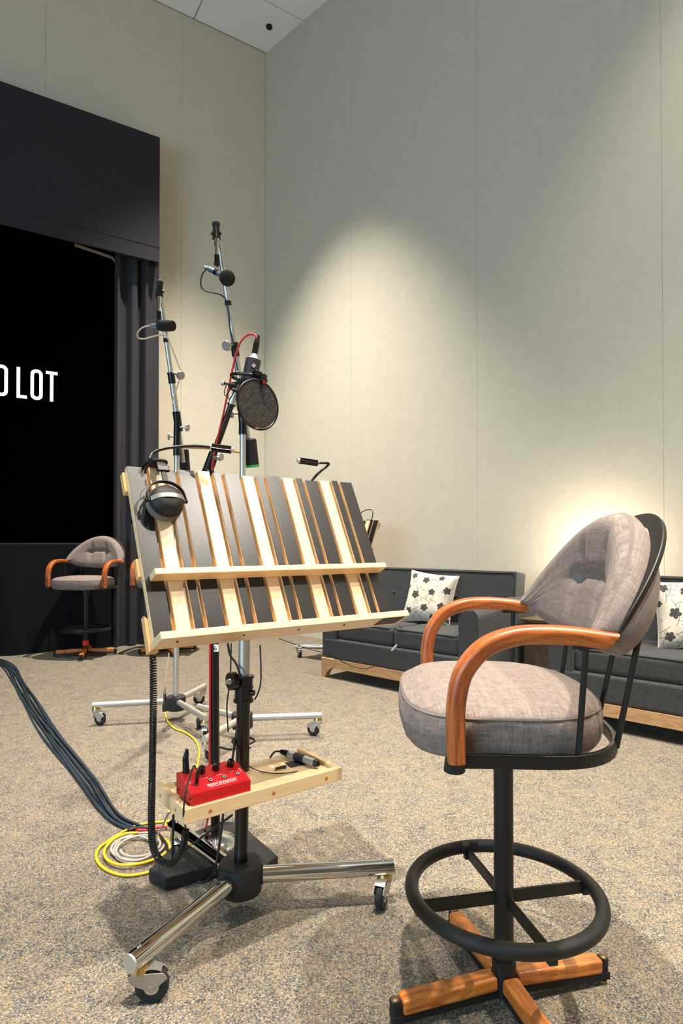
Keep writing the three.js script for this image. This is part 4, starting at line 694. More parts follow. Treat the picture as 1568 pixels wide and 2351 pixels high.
// ================================================================== THINGS ON THE MUSIC DESK
{
  // headphones hung over the top of the desk
  const h = thing('headphones', 'black closed headphones with grey velour pads hung over the desk corner', 'headphones'), D = (x, y, z) => onDesk(x, y, z);
  const put = (name, geo, mat, par = h) => { const m = mesh(name, geo, mat, par); m.applyMatrix4(deskWorld); return m; };
  const put2 = (name, geo, mat, par) => mesh(name, geo, mat, par);
  const cx = -0.292, cy = 0.115;
  const cup = (z, flip) => {
    const g = lathe([[0, 0.03], [0.02, 0.0285], [0.034, 0.022], [0.0415, 0.01], [0.043, 0.002], [0.043, -0.006], [0.04, -0.01], [0, -0.01]], 40).rotateX(Math.PI / 2 * flip).translate(cx, cy, z);
    const c = put('ear_cup', g, M.blackSteel);
    put2('ear_pad', new THREE.TorusGeometry(0.034, 0.0125, 14, 40).scale(1.02, 1.02, 1).translate(cx, cy, z - 0.02 * flip), std(0x8a7f7c, 1, 0, { bumpMap: castTex, bumpScale: 0.0015 }), c);
    put2('cup_ring', new THREE.TorusGeometry(0.0425, 0.0028, 10, 44).translate(cx, cy, z - 0.002 * flip), M.blackSteel, c);
    if (flip > 0) {
      const bar = []; for (let k = 0; k <= 16; k++) { const u = -1 + k / 8; bar.push(V(cx + 0.043 * u, cy + 0.001, z + 0.003 + 0.0285 * Math.sqrt(Math.max(0, 1 - u * u * 0.95)))); }
      put2('name_bar', sweep(bar, roundSection(0.0125, 0.003, 0.001), Y), M.zinc, c);
    }
    // yoke
    const yk = []; for (let k = 0; k <= 24; k++) { const a = Math.PI * k / 24; yk.push(V(cx + 0.05 * Math.cos(a), cy + 0.004 + 0.052 * Math.sin(a) ** 0.8, z + 0.004 * flip)); }
    const y = put('yoke', merge(sweep(yk, roundSection(0.012, 0.0032, 0.001), V(0, 0, 1)), rbox(0.012, 0.035, 0.005, 0.001).translate(cx + 0.004, cy + 0.07, z + 0.003 * flip)), M.blackSteel);
    for (const s of [-1, 1]) put2('pivot_screw', rod(V(cx + 0.046 * s, cy + 0.002, z), V(cx + 0.055 * s, cy + 0.002, z), 0.006, 0.006, 12), M.blackPaint, y);
    return c;
  };
  cup(0.034, 1); cup(-0.085, -1);
  const band = []; for (let k = 0; k <= 28; k++) { const a = Math.PI * k / 28; band.push(V(cx + 0.004, cy + 0.092 + 0.05 * Math.sin(a) ** 0.75, -0.0255 + 0.0615 * Math.cos(a))); }
  const b = put('headband', sweep(band, roundSection(0.026, 0.007, 0.003), V(1, 0, 0)), M.blackSteel);
  const pad = band.slice(4, 25).map((p) => p.clone().add(V(0, 0.001, 0))); put2('headband_pad', sweep(pad, roundSection(0.04, 0.014, 0.006), V(1, 0, 0)), M.rubber, b);
  put2('slider_block', rbox(0.034, 0.018, 0.01, 0.003).translate(cx + 0.004, cy + 0.096, 0.038), M.blackPaint, b);
  put('inner_wire', tube([V(cx - 0.006, cy + 0.095, 0.034), V(cx - 0.016, cy + 0.078, 0.03), V(cx - 0.032, cy + 0.062, 0.03), V(cx - 0.038, cy + 0.04, 0.03)], 0.001, 24, 6), M.blackCable);
}
function goose(label, pts, head0, head1, clip) {
  const t = thing('gooseneck_lamp', label, 'lamp', V(0, 0, 0), 0, 'clip lamps on the slatted desk');
  mesh('gooseneck', tube(pts, 0.0042, 70, 10), M.blackPaint, t);
  const d = head1.clone().sub(head0), L = d.length(), n = 18, prof = new THREE.Shape();
  for (let k = 0; k < n * 2; k++) { const a = Math.PI * k / n, r = k % 2 ? 0.0108 : 0.0092; k ? prof.lineTo(r * Math.cos(a), r * Math.sin(a)) : prof.moveTo(r, 0); }
  const hd = mesh('lamp_head', orient(new THREE.ExtrudeGeometry(prof, { depth: L, bevelEnabled: false }).rotateX(-Math.PI / 2), head0, d), M.blackPaint, t);
  mesh('head_tip', orient(new THREE.SphereGeometry(0.0088, 16, 10), head1, d), M.satin, hd);
  mesh('head_collar', orient(new THREE.CylinderGeometry(0.006, 0.0075, 0.008, 16), head0, d), M.satin, hd);
  mesh('clip', rod(clip[0], clip[1], 0.008, 0.008, 14), M.blackPaint, t);
  return t;
}
{
  const b1 = onDesk(-0.325, DESK_H / 2 - 0.03, -0.062), p1 = [b1, onDesk(-0.325, DESK_H / 2 + 0.002, -0.052), at(341, 1058, 2.03), at(350, 1041, 2.05), at(373, 1031, 2.07), at(405, 1026, 2.09), at(450, 1024, 2.12), at(487, 1027, 2.14)];
  goose('black gooseneck lamp arching over the headphones on the desk', p1, at(486, 1027, 2.14), at(531, 1033, 2.15), [onDesk(-0.325, DESK_H / 2 - 0.06, -0.062), b1]);
  const b2 = onDesk(0.228, DESK_H / 2 - 0.03, -0.062), p2 = [b2, onDesk(0.23, DESK_H / 2 + 0.004, -0.055), at(724, 1094, 2.52), at(737, 1081, 2.53), at(750, 1071, 2.54), at(755, 1065, 2.53), at(748, 1063, 2.52), at(727, 1063, 2.5)];
  goose('black gooseneck lamp bent sharply at the bare far end of the desk', p2, at(728, 1063, 2.5), at(687, 1057, 2.46), [onDesk(0.228, DESK_H / 2 - 0.06, -0.062), b2]);
}
{ // little lamp on the far stand
  const m2 = new THREE.Matrix4().makeRotationY(-38 * Math.PI / 180).setPosition(V(-0.02, 0, -5.56)).multiply(deskMatrix), p = (x, y, z) => V(x, y, z).applyMatrix4(m2);
  const t = thing('gooseneck_lamp', 'small curled gooseneck lamp on the hidden stand near the sofa', 'lamp');
  mesh('gooseneck', tube([p(0.25, 0.24, -0.05), p(0.252, 0.3, -0.05), p(0.235, 0.36, -0.05), p(0.19, 0.375, -0.05), p(0.13, 0.36, -0.05), p(0.1, 0.33, -0.05)], 0.0042, 50, 8), M.blackPaint, t);
  mesh('clip', orient(rbox(0.06, 0.04, 0.035, 0.006), p(0.24, 0.25, -0.05), V(0, 1, 0)), M.blackSteel, t);
  mesh('lamp_head', rod(p(0.1, 0.33, -0.05), p(0.06, 0.29, -0.05), 0.011, 0.011, 14), M.blackPaint, t);
}
// coiled headphone lead
{
  const path = [[350, 1500, 2.0], [351, 1512, 2.0], [352, 1600, 1.99], [351, 1700, 1.98], [349, 1800, 1.96], [348, 1900, 1.95], [352, 1945, 1.95], [365, 1972, 1.95], [385, 1983, 1.95], [405, 1974, 1.95], [420, 1945, 1.96], [427, 1905, 1.97]].map(([x, y, z]) => at(x, y, z));
  const c = new THREE.CatmullRomCurve3(path, false, 'centripetal'), len = c.getLength(), turns = 122, n = turns * 12, pts = []; const up = V(0.55, 0, 0.83);
  for (let i = 0; i <= n; i++) {
    const s = i / n, k = s < 0.18 ? 0.6 + 2.2 * s : 1, warp = s, p = c.getPointAt(warp), tg = c.getTangentAt(warp), b = tg.clone().cross(up).normalize(), nn = b.clone().cross(tg).normalize();
    const ss = s < 0.3 ? s * s * 0.95 / 0.3 * 0.75 + s * 0.28 : s, a = 2 * Math.PI * turns * (s < 0.5 ? s * (0.7 + 0.6 * s) : s) , r = 0.0074;
    pts.push(p.addScaledVector(b, r * Math.cos(a)).addScaledVector(nn, r * Math.sin(a)));
  }
  const curve = new THREE.CatmullRomCurve3(pts); const g = new THREE.TubeGeometry(curve, n * 1, 0.0021, 6);
  const t = thing('coiled_cable', 'black coiled headphone lead hanging from the desk beside the tray', 'cable');
  mesh('coil', g, M.blackCable, t);
  mesh('straight_end', tube([at(347, 1486, 2.0), at(350, 1496, 2.0), at(357, 1506, 2.0), at(354, 1516, 2.0)], 0.0022, 24, 6), M.blackCable, t);
  mesh('plug_lead', tube([at(427, 1905, 1.97), at(424, 1890, 1.95), at(421, 1870, 1.89), at(426, 1820, 1.88), at(437, 1780, 1.94), at(446, 1758, 2.0), at(449, 1764, 2.02)], 0.0022, 50, 6), M.blackCable, t);
}

// ================================================================== THINGS ON THE TRAY
const onStand = (x, y, z) => V(x, y, z).applyMatrix4(standMatrix);
{
  const t = thing('headphone_box', 'red metal headphone amplifier box with black knobs on the tray', 'amplifier', onStand(-0.135, TRAY.y + 0.0005, 0.112), STAND_TURN);
  const W = 0.16, D = 0.1, hf = 0.027, hb = 0.05, hm = 0.05, zr = -D / 2 + 0.028;      // front low, rising to the back deck
  const prof = [[D / 2, 0], [D / 2, hf], [zr, hm], [-D / 2, hb], [-D / 2, 0]];
  const s = new THREE.Shape(prof.map(([z, y]) => new THREE.Vector2(-z, y)));
  mesh('case', new THREE.ExtrudeGeometry(s, { depth: W - 0.004, bevelEnabled: true, bevelThickness: 0.002, bevelSize: 0.001, bevelSegments: 2 }).translate(0, 0, -W / 2 + 0.002).rotateY(Math.PI / 2), M.redBox, t);
  const slope = Math.atan2(hm - hf, D / 2 - zr), up = V(0, Math.cos(slope), Math.sin(slope)), on = (x, f) => V(x, hf + (hm - hf) * f + 0.001, D / 2 + (zr - D / 2) * f);
  for (const [x, f] of [[-0.027, 0.93], [0.013, 0.93], [0.055, 0.93]]) {
    const k = mesh('knob', orient(lathe([[0, 0.018], [0.0075, 0.018], [0.0085, 0.0165], [0.0092, 0.002], [0.0098, 0], [0, 0]], 24), on(x, f).add(V(0, -0.0005, 0)), up), M.blackPaint, t);
    mesh('pointer', orient(rbox(0.0012, 0.0006, 0.008, 0.0002), on(x, f).addScaledVector(up, 0.0177).add(V(0, 0, -0.003)), up), M.white, k);
  }
  for (const [x, f] of [[-0.056, 0.42], [-0.018, 0.42], [0.02, 0.42], [0.058, 0.42]]) { const j = mesh('jack', orient(new THREE.CylinderGeometry(0.0062, 0.0072, 0.005, 6), on(x, f), up), M.blackSteel, t); mesh('jack_ring', orient(new THREE.TorusGeometry(0.0042, 0.0011, 8, 18).rotateX(Math.PI / 2), on(x, f).addScaledVector(up, 0.003), up), M.satin, j); }
  const pl = on(-0.056, 0.42); mesh('jack_plug', merge(rod(pl, pl.clone().addScaledVector(up, 0.03), 0.0052, 0.0052, 14), rod(pl.clone().addScaledVector(up, 0.03), pl.clone().addScaledVector(up, 0.042), 0.0052, 0.003, 14)), M.blackPaint, t);
  const pb = V(-0.06, hb, -D / 2 + 0.014); mesh('big_plug', merge(rod(pb, pb.clone().add(V(0, 0.034, -0.004)), 0.0088, 0.008, 16), rod(pb.clone().add(V(0, 0.034, -0.004)), pb.clone().add(V(0.006, 0.058, -0.008)), 0.008, 0.004, 14)), M.blackPaint, t);
  for (const [x, y, z] of [[-W / 2 - 0.001, 0.014, 0.04], [-W / 2 - 0.001, 0.014, -0.035]]) mesh('case_screw', rod(V(x, y, z), V(x - 0.0015, y, z), 0.0028, 0.0028, 10), M.blackSteel, t);
  mesh('side_socket', rod(V(-W / 2, 0.022, -D / 2 - 0.001), V(-W / 2 + 0.014, 0.022, -D / 2 - 0.008), 0.006, 0.006, 12), M.zinc, t);
  const cv = document.createElement('canvas'); cv.width = 1024; cv.height = 512; const g = cv.getContext('2d'); g.clearRect(0, 0, 1024, 512); g.fillStyle = '#c8161d'; g.fillRect(0, 0, 1024, 512); g.fillStyle = '#f2ecec'; g.font = 'bold 84px sans-serif'; g.textAlign = 'center'; g.fillText('REDCOAUDIO', 560, 440);
  g.fillRect(322, 462, 476, 7); g.font = 'bold 30px sans-serif'; for (const x of [336, 590, 850]) g.fillRect(x - 50, 190, 100, 8); g.save(); g.translate(40, 200); g.rotate(Math.PI / 2); g.fillText('INPUT', 0, 0); g.restore(); g.save(); g.translate(985, 200); g.rotate(Math.PI / 2); g.fillText('OUTPUT', 0, 0); g.restore();
  const tx = new THREE.CanvasTexture(cv); tx.colorSpace = THREE.SRGBColorSpace;
  const SL = Math.hypot(hm - hf, D / 2 - zr), dp = mesh('face_print', new THREE.PlaneGeometry(W - 0.008, SL - 0.006).rotateX(-Math.PI / 2), std(0xffffff, 0.38, 0.2, { map: tx }), t); dp.position.copy(on(0, 0.5)).addScaledVector(up, 0.0006); dp.rotation.x = slope;
}
{
  const y = TRAY.y - 0.0105, a = onStand(0.158, y + 0.014, -0.026), b = onStand(0.188, y + 0.014, 0.114), d = b.clone().sub(a);
  const t = thing('inline_amplifier', 'silver cylindrical inline adaptor taped down on the tray end', 'adaptor');
  mesh('barrel', alongRod(a, b, 0.18, 0.93, 0.0115, 0.0115, 24), M.satin, t);
  mesh('plug', merge(alongRod(a, b, -0.06, 0.2, 0.0075, 0.0115, 20), alongRod(a, b, -0.1, -0.05, 0.005, 0.0075, 16)), M.blackPaint, t);
  mesh('socket_end', merge(alongRod(a, b, 0.92, 1.02, 0.0115, 0.008, 20), alongRod(a, b, 1.0, 1.04, 0.006, 0.006, 14)), M.blackPaint, t);
  const c = a.clone().lerp(b, 0.52), tp = mesh('tape', rbox(0.085, 0.001, 0.042, 0.0004), M.blackTape, t); tp.position.copy(c).setY(STAND.y + y + 0.0012); tp.rotation.y = STAND_TURN - 0.12;
  mesh('tape_wrap', alongRod(a, b, 0.36, 0.64, 0.0119, 0.0119, 20), M.blackTape, t);
  single('thin_lead', tube([onStand(0.12, y + 0.004, -0.04), onStand(0.138, y + 0.016, -0.042), a.clone().addScaledVector(d, -0.08)], 0.003, 24), M.blackCable, 'short black lead bent into the silver adaptor on the tray', 'cable');
  single('thin_lead', tube([onStand(0.024, y + 0.01, 0.0), onStand(0.035, y + 0.004, 0.03), onStand(0.06, y + 0.003, 0.075), onStand(0.1, y + 0.003, 0.1), onStand(0.125, y + 0.003, 0.103)], 0.0016, 40), M.blackCable, 'thin black wire lying across the tray boards', 'cable');
  const st = thing('metal_tab', 'small grey metal cleat lying in the middle of the tray', 'cleat', onStand(0.1, y + 0.004, 0.055), STAND_TURN); mesh('bar', rbox(0.034, 0.006, 0.008, 0.0015).translate(0, 0.001, 0), M.blackSteel, st); mesh('foot', merge(rbox(0.007, 0.003, 0.011, 0.0008).translate(-0.015, -0.0025, 0), rbox(0.007, 0.003, 0.011, 0.0008).translate(0.015, -0.0025, 0)), M.zinc, st);
}

// ================================================================== LEADS AROUND THE STAND
const T = (pts) => pts.map(([x, y, z]) => at(x, y, z));
single('stand_lead', tube(T([[523, 1478, 2.3], [528, 1503, 2.3], [540, 1520, 2.26], [548, 1538, 2.22], [552, 1556, 2.2]]), 0.0034, 40), M.blackCable, 'black lead curving under the desk to the column clamp', 'cable');
single('stand_lead', tube(T([[597, 1482, 2.25], [599, 1530, 2.25], [598, 1570, 2.24], [592, 1592, 2.23], [585, 1606, 2.22]]), 0.0022, 40), M.blackCable, 'thin black lead hanging behind the silver column', 'cable');
single('stand_lead', tube(T([[560, 1480, 2.38], [555, 1560, 2.36], [549, 1640, 2.3], [540, 1700, 2.25], [531, 1760, 2.15], [527, 1775, 2.08]]), 0.0034, 60), M.blackCable, 'black lead running down in front of the column to the red box', 'cable');
single('stand_lead', tube(T([[531, 1478, 2.75], [528, 1560, 2.75], [521, 1620, 2.76], [524, 1680, 2.8]]), 0.0026, 50), M.blackCable, 'black lead hanging between the two dark columns', 'cable');
single('stand_lead', tube([at(532, 1872, 2.3), at(500, 1895, 2.35), at(460, 1925, 2.42), at(425, 1950, 2.5), onFloor(395, 1965, 0.01)], 0.0036, 40), M.blackCable, 'black lead slanting from under the tray to the floor', 'cable');
single('stand_lead', tube([at(513, 1860, 2.2), at(509, 1900, 2.2), at(502, 1950, 2.2), at(495, 1990, 2.2), onFloor(485, 2012, 0.012), onFloor(470, 2024, 0.006), onFloor(452, 2024, 0.005)], 0.0034, 60), M.blackCable, 'black lead dropping from the tray over the triangular base', 'cable');
single('stand_lead', tube([at(398, 1872, 2.05), at(397, 1930, 2.1), at(395, 1975, 2.15), at(392, 1990, 2.2)], 0.0034, 30), M.blackCable, 'black lead hanging straight below the tray corner', 'cable');
{
  const c = thing('thin_lead', 'thin black wire sagging from the desk end with silver coupler', 'cable');
  mesh('wire', tube(T([[640, 1466, 2.4], [700, 1487, 2.42], [760, 1505, 2.45], [800, 1526, 2.46], [835, 1535, 2.47], [868, 1526, 2.48], [893, 1502, 2.48], [915, 1475, 2.48], [924, 1455, 2.48], [922, 1443, 2.47], [915, 1436, 2.46]]), 0.0012, 90, 6), M.blackCable, c);
  mesh('coupler', rod(at(899, 1494, 2.48), at(911, 1480, 2.48), 0.0036, 0.0036, 12), M.satin, c);
}
// ================================================================== CABLES ON THE CARPET
const F = (pts, h = 0.006) => pts.map(([x, y, z]) => onFloor(x, y, z || h));
{
  const c = thing('cable_bundle', 'flat bundle of dark blue cables snaking across the carpet from the curtain', 'cable');
  const mid = F([[-40, 1510], [0, 1519], [22, 1532], [45, 1570], [80, 1632], [122, 1692], [168, 1750], [206, 1800], [238, 1850], [268, 1884], [312, 1905]]);
  const cr = new THREE.CatmullRomCurve3(mid, false, 'centripetal'), N = 9, rr = rng(5);
  for (let k = 0; k < N; k++) {
    const pts = [], ph = rr() * 6, o = (k - (N - 1) / 2) * 0.0098;
    for (let i = 0; i <= 40; i++) { const s = i / 40, p = cr.getPointAt(s), tg = cr.getTangentAt(s), n = V(-tg.z, 0, tg.x); const spread = 1 - 0.55 * Math.exp(-((s - 1) ** 2) / 0.01); const y = 0.006 + (k % 3 === 1 ? 0.006 : 0) + 0.003 * Math.sin(s * 21 + ph); pts.push(p.addScaledVector(n, o * spread + 0.007 * Math.sin(s * 13 + ph)).setY(y)); }
    mesh('strand', tube(pts, 0.0056, 130, 7), k % 4 === 2 ? M.blackCable : M.blueCable, c);
  }
}
const Z = (pts, h) => F(pts.map(([x, y]) => [200 + x * 0.2934, 1840 + y * 0.2934]), h);
{
  const y1 = F([[379, 1634], [381, 1645], [388, 1660], [402, 1673], [425, 1682], [446, 1697], [457, 1722], [455, 1750], [447, 1775], [440, 1800], [420, 1835], [395, 1858]]).concat(Z([[640, 80], [615, 140], [612, 180], [640, 215], [690, 235]]));
  single('yellow_cable', tube(y1, 0.0046, 140), M.yellowCable, 'yellow cable winding from the boom stand hub to the tray', 'cable');
  single('yellow_cable', tube(Z([[712, 152], [600, 158], [480, 168], [370, 195], [270, 245], [180, 300], [95, 365], [70, 430], [100, 495], [180, 550], [290, 578], [410, 570], [505, 545], [560, 520]], 0.006), 0.0046, 140), M.yellowCable, 'yellow cable in a wide outer loop on the carpet', 'cable');
  single('yellow_cable', tube(Z([[390, 245], [300, 252], [205, 298], [142, 365], [140, 430], [190, 476], [290, 498], [420, 484], [540, 446], [620, 400], [645, 355], [622, 308], [560, 275]], 0.014), 0.0046, 140), M.yellowCable, 'yellow cable in a smaller loop over the grey coil', 'cable');
  const pts = []; for (let i = 0; i <= 120; i++) { const s = i / 120, a = 2 * Math.PI * (s * 3.4 + 0.1), k = 1 - 0.34 * s; pts.push([390 + 30 * Math.sin(s * 9) + 215 * k * Math.cos(a), 362 + 14 * Math.cos(s * 11) + 114 * k * Math.sin(a) - 18 * Math.cos(a), 0]); }
  single('grey_cable', tube(pts.map(([x, y], i) => Z([[x, y]], 0.006 + 0.012 * i / 120)[0]), 0.0044, 320), M.greyCable, 'grey cable coiled several times beside the triangular base', 'cable');
  single('grey_cable', tube(Z([[540, 275]], 0.02).concat([at(372, 1900, 2.5), at(380, 1880, 2.45), at(386, 1866, 2.35)]), 0.0034, 30), M.greyCable, 'grey cable rising from the coil to the tray', 'cable');
  single('red_lead', tube(Z([[350, 212], [400, 222], [470, 222], [540, 205], [620, 198], [700, 203]], 0.012), 0.005, 50), M.redCable, 'short red cable tail at the end of the blue bundle', 'cable');
  single('dark_lead', tube(Z([[330, 225], [400, 205], [480, 210], [550, 250], [600, 300], [628, 360], [632, 420]], 0.018), 0.0042, 60), M.blackCable, 'dark cable crossing the coils toward the triangular base', 'cable');
  single('dark_lead', tube(F([[505, 1715], [530, 1720], [560, 1712], [585, 1700], [560, 1690], [535, 1698], [545, 1712], [575, 1716]], 0.005), 0.004, 70), M.blackCable, 'small black cable loop under the taller boom stand', 'cable');
  single('dark_lead', tube([at(388, 1500, 4.3), at(380, 1560, 4.3), at(378, 1600, 4.32)], 0.003, 30), M.beigeCable, 'pale cable hanging down to the boom stand hub', 'cable');
  const m = thing('cable_plug', 'black upright cable plug hung at the boom stand hub', 'plug'); mesh('boot', rod(at(378, 1632, 4.3), at(378.5, 1578, 4.33), 0.0115, 0.005, 14), M.blackPaint, m); mesh('shell', rod(at(378, 1634, 4.3), at(378, 1618, 4.31), 0.0125, 0.0125, 14), M.blackMatte, m);
}

// ================================================================== SOFAS, CUSHIONS, END TABLE, LAMP
const SOFA_TURN = Math.atan2(-0.6863, 0.7275);
function makeSofa(label, FL, w, seats) {             // origin: middle of the front edge on the floor; front faces +z
  const u = V(Math.cos(SOFA_TURN), 0, -Math.sin(SOFA_TURN)), o = FL.clone().addScaledVector(u, w / 2).setY(0);
  const t = thing('sofa', label, 'sofa', o, SOFA_TURN, 'charcoal sofas'), D = 0.84, aw = 0.13;
  const plinth = mesh('plinth', merge(move(box(w - 0.03, 0.07, 0.03, 'x', 0.2), 0, 0.115, -0.025), move(box(0.03, 0.07, D - 0.1, 'z', 0.4), w / 2 - 0.03, 0.115, -D / 2), move(box(0.03, 0.07, D - 0.1, 'z', 0.4), -w / 2 + 0.03, 0.115, -D / 2)), M.pineBase, t);
  for (const sx of [-1, 1]) for (const z of [0, 1]) {
    const sh = new THREE.Shape(); sh.moveTo(0, 0); sh.lineTo(0.035, 0); sh.quadraticCurveTo(0.05, 0.07, 0.13, 0.09); sh.lineTo(0.13, 0.15); sh.lineTo(0, 0.15); sh.lineTo(0, 0);
    const g = new THREE.ExtrudeGeometry(sh, { depth: 0.045, bevelEnabled: true, bevelSize: 0.003, bevelThickness: 0.003, bevelSegments: 2 }); if (sx > 0) { g.rotateY(Math.PI); g.translate(w / 2 - 0.004, 0, 0.0); g.translate(0, 0, 0.045); } else g.translate(-w / 2 + 0.004, 0, 0);
    g.translate(0, 0, z ? -D + 0.05 : -0.05); mesh('foot', metreUV(g, 'x', 0.6), M.pineBase, t);
  }
  mesh('body', move(rbox(w - 0.004, 0.16, D - 0.02, 0.02, 'x'), 0, 0.23, -D / 2 - 0.005), M.charcoal, t);
  for (const s of [-1, 1]) {
    const n = 20, sec = [[-aw / 2, 0.15], [aw / 2, 0.15]]; for (let k = 0; k <= 8; k++) { const a = Math.PI * k / 8; sec.push([aw / 2 * Math.cos(a), 0.575 + 0.05 * Math.sin(a)]); }
    // arm: rounded top, front edge rounded
    const g = prism(sec.map(([x, y]) => [x, y]), D - 0.06, 0.012); g.translate(s * (w / 2 - aw / 2 - 0.004), 0.0, -D / 2);
    const pos = g.attributes.position; for (let i = 0; i < pos.count; i++) { const z = pos.getZ(i), y = pos.getY(i); if (y > 0.4) { const f = (z + D) / D; pos.setY(i, y + 0.05 * (1 - f) - (f > 0.92 ? (f - 0.92) * 0.5 : 0)); } } g.computeVertexNormals();
    const a = mesh('arm', metreUV(g, 'z'), M.charcoal, t);
    mesh('arm_piping', tube(sec.slice(1).map(([x, y]) => V(x + s * (w / 2 - aw / 2 - 0.004), y, -0.022)), 0.004, 40, 6), M.charPipe, a);
  }
  const sw = (w - 2 * aw - 0.02) / seats;
  for (let k = 0; k < seats; k++) {
    const cxk = -w / 2 + aw + 0.01 + sw * (k + 0.5), g = new RoundedBoxGeometry(sw - 0.004, 0.14, 0.6, 6, 0.035); const p = g.attributes.position; for (let i = 0; i < p.count; i++) { const x = p.getX(i) / (sw / 2), z = p.getZ(i) / 0.3; if (p.getY(i) > 0) p.setY(i, p.getY(i) + 0.022 * (1 - x * x) * (1 - z * z)); } g.computeVertexNormals();
    const c = mesh('seat_cushion', metreUV(g.translate(cxk, 0.375, -0.325), 'x', k * 0.3), M.charcoal, t);
    const hw = sw / 2 - 0.012, ph = [V(cxk - hw, 0.436, -0.6), V(cxk - hw, 0.436, -0.06), V(cxk - hw + 0.02, 0.436, -0.032), V(cxk + hw - 0.02, 0.436, -0.032), V(cxk + hw, 0.436, -0.06), V(cxk + hw, 0.436, -0.6)]; mesh('cushion_piping', tube(dense(ph, 4), 0.004, 80, 6), M.charPipe, c);
  }
  // tilted back with buttons
  const bw = w - 2 * 0.05, lean = -0.14, bk = new THREE.Group();
  const bg = (ww, xx) => { const g = new RoundedBoxGeometry(ww, 0.47, 0.15, 5, 0.014); g.rotateX(lean); g.translate(xx, 0.605, -D + 0.16); return metreUV(g, 'x', xx); };
  const back = mesh('back', bg(bw, 0), M.charcoal, t);
  const q = (x, y) => { const yy = y - 0.605; return V(x, 0.605 + yy * Math.cos(lean) - 0.076 * Math.sin(lean) * 0, -D + 0.16 + 0.076 * Math.cos(lean) + yy * Math.sin(lean)); };
  mesh('back_piping', tube(dense([q(-bw / 2 + 0.008, 0.46), q(-bw / 2 + 0.008, 0.81), q(-bw / 2 + 0.024, 0.834), q(bw / 2 - 0.024, 0.834), q(bw / 2 - 0.008, 0.81), q(bw / 2 - 0.008, 0.46)]), 0.0045, 120, 6), M.charPipe, back);
  const nb = seats * 2; for (let k = 0; k < nb; k++) { const x = (k + 0.5 - nb / 2) * (bw - 0.1) / nb; const p = q(x, 0.645); mesh('button', orient(new THREE.SphereGeometry(0.02, 16, 8).scale(1, 0.4, 1), p.add(V(0, 0, -0.002)), V(0, 0.14, 1)), M.charcoal, back); }
  return { t, o, u };
}
const s1FL = onFloor(737, 1553);
const S1 = makeSofa('charcoal two seat sofa with flower cushion beside the slatted music desk', s1FL, 1.39, 2);
const s2FL = onFloor(1258, 1652);
const S2 = makeSofa('long charcoal sofa with wooden plinth behind the large bar stool', s2FL, 2.2, 3);
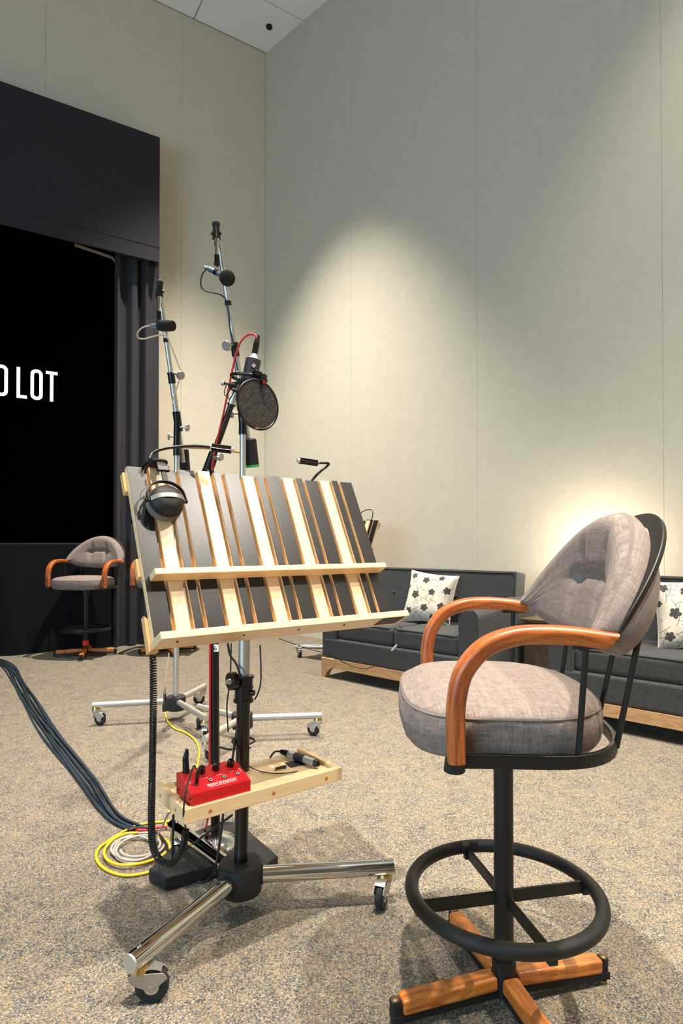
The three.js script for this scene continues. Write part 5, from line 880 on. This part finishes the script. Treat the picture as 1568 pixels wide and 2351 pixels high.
{
  // printed cushions
  const cv = document.createElement('canvas'); cv.width = cv.height = 512; const g = cv.getContext('2d'), r = rng(17); g.fillStyle = '#e6d8c6'; g.fillRect(0, 0, 512, 512);
  const fl = [[70, 60, 36], [215, 95, 38], [370, 50, 34], [455, 180, 40], [300, 215, 36], [130, 260, 44], [425, 345, 44], [250, 380, 40], [80, 430, 38], [345, 470, 34], [20, 180, 26], [500, 470, 26]];
  g.strokeStyle = '#6f675f'; g.lineWidth = 4; g.lineCap = 'round';
  for (let k = 0; k < 26; k++) { const x = r() * 512, y = r() * 512, a = r() * 6.28, l = 50 + 80 * r(); g.beginPath(); g.moveTo(x, y); g.quadraticCurveTo(x + Math.cos(a) * l * 0.5 + 14, y + Math.sin(a) * l * 0.5, x + Math.cos(a) * l, y + Math.sin(a) * l); g.stroke(); g.beginPath(); g.moveTo(x + Math.cos(a) * l * 0.5, y + Math.sin(a) * l * 0.5); g.lineTo(x + Math.cos(a + 0.8) * l * 0.8, y + Math.sin(a + 0.8) * l * 0.8); g.stroke(); }
  g.fillStyle = '#aab4bd'; for (let k = 0; k < 9; k++) { g.beginPath(); g.arc(r() * 512, r() * 512, 10, 0, 7); g.fill(); }
  for (const [x, y, R] of fl) { g.fillStyle = '#4c4743'; const a0 = r() * 6; for (let k = 0; k < 5; k++) { const a = a0 + k * 1.2566; g.beginPath(); g.arc(x + Math.cos(a) * R * 0.6, y + Math.sin(a) * R * 0.6, R * 0.38, 0, 7); g.fill(); } g.beginPath(); g.arc(x, y, R * 0.34, 0, 7); g.fill(); g.fillStyle = '#2c2927'; g.beginPath(); g.arc(x, y, R * 0.13, 0, 7); g.fill(); }
  const tx = new THREE.CanvasTexture(cv); tx.colorSpace = THREE.SRGBColorSpace; tx.wrapS = tx.wrapT = THREE.RepeatWrapping;
  const mat = std(0xffffff, 0.95, 0, { map: tx, bumpMap: weaveTex[1], bumpScale: 0.0004 });
  const pillow = (label, pos, turn, roll, lean, size) => {
    const geo = (side) => grid(28, 28, (a, b) => { const u = a * 2 - 1, v = b * 2 - 1, pin = 1 - 0.07 * (1 - u * u) * v * v - 0.0, pin2 = 1 - 0.07 * (1 - v * v) * u * u; const h = 0.075 * Math.max(0, (1 - u ** 4) * (1 - v ** 4)) ** 0.55; return [u * size / 2 * pin2 * side, v * size / 2 * pin, h * side + 0.002 * side * Math.sin(u * 9 + v * 5) * (h > 0.01 ? 1 : 0), a, b]; });
    const t = thing('cushion', label, 'cushion', pos, turn, 'flower print cushions'); const m = mesh('cover', merge(geo(1), geo(-1)), mat, t);
    const e = []; for (let k = 0; k < 64; k++) { const q = k / 16, s = Math.floor(q), f = (q - s) * 2 - 1, u = [f, 1, -f, -1][s], v = [-1, f, 1, -f][s]; e.push(V(u * size / 2 * (1 - 0.07 * (1 - v * v) * u * u), v * size / 2 * (1 - 0.07 * (1 - u * u) * v * v), 0)); }
    const ed = mesh('edge_cord', tube(e, 0.004, 160, 6, true), std(0xe0d2c0, 0.95), t);
    for (const q of [m, ed]) q.rotation.set(lean, 0, roll, 'XYZ');
    return t;
  };
  const lp = (S, x, y, z) => V(x, y, z).applyEuler(new THREE.Euler(0, SOFA_TURN, 0)).add(S.o);
  pillow('flower print cushion on the two seat sofa', lp(S1, 0.03, 0.635, -0.45), SOFA_TURN + 0.25, -0.1, -0.3, 0.385);
  pillow('flower print cushion on the long sofa behind the bar stool', lp(S2, -0.43, 0.64, -0.45), SOFA_TURN + 0.3, 0.08, -0.28, 0.4);
}
{
  // end table between the sofas, and an unseen lamp placed to light the wall
  const c = V(1.588, 0, -4.323), t = thing('side_cabinet', 'low dark wooden cabinet standing between the two sofas', 'cabinet', c, SOFA_TURN);
  mesh('cabinet_top', rbox(0.38, 0.022, 0.62, 0.004).translate(0, 0.5195, 0), M.walnut, t);
  mesh('carcass', box(0.36, 0.46, 0.58, 'y').translate(0, 0.28, -0.01), M.walnut, t);
  const dr = mesh('door', rbox(0.34, 0.42, 0.016, 0.003, 'y', 0.3).translate(0, 0.28, 0.289), M.walnut, t);
  mesh('handle', rod(V(0.12, 0.3, 0.297), V(0.12, 0.3, 0.315), 0.009, 0.011, 14), M.bronze, dr);
  mesh('plinth', box(0.32, 0.05, 0.52).translate(0, 0.025, -0.02), M.blackMatte, t);
  const lp = V(1.738, 0.5325, -4.38), l = thing('unseen_lamp', 'unseen globe lamp behind the bar stool back lighting the wall warmly', 'lamp', lp);
  mesh('base', lathe([[0, 0], [0.055, 0], [0.055, 0.012], [0.025, 0.03], [0.012, 0.06], [0.01, 0.36], [0.03, 0.37], [0.03, 0.378], [0, 0.378]], 32), M.castIron, l);
  mesh('globe', move(new THREE.SphereGeometry(0.062, 32, 20), 0, 0.435, 0), std(0xfff0d8, 0.4, 0, { emissive: new THREE.Color().setRGB(1, 0.84, 0.64), emissiveIntensity: 3 }), l);
  const p = new THREE.PointLight(new THREE.Color().setRGB(1, 0.84, 0.64), 2.0, 0, 2); p.position.copy(lp).add(V(0, 0.435, 0)); p.castShadow = true; p.shadow.radius = 3; scene.add(p);
}
renderer.render(scene, camera);
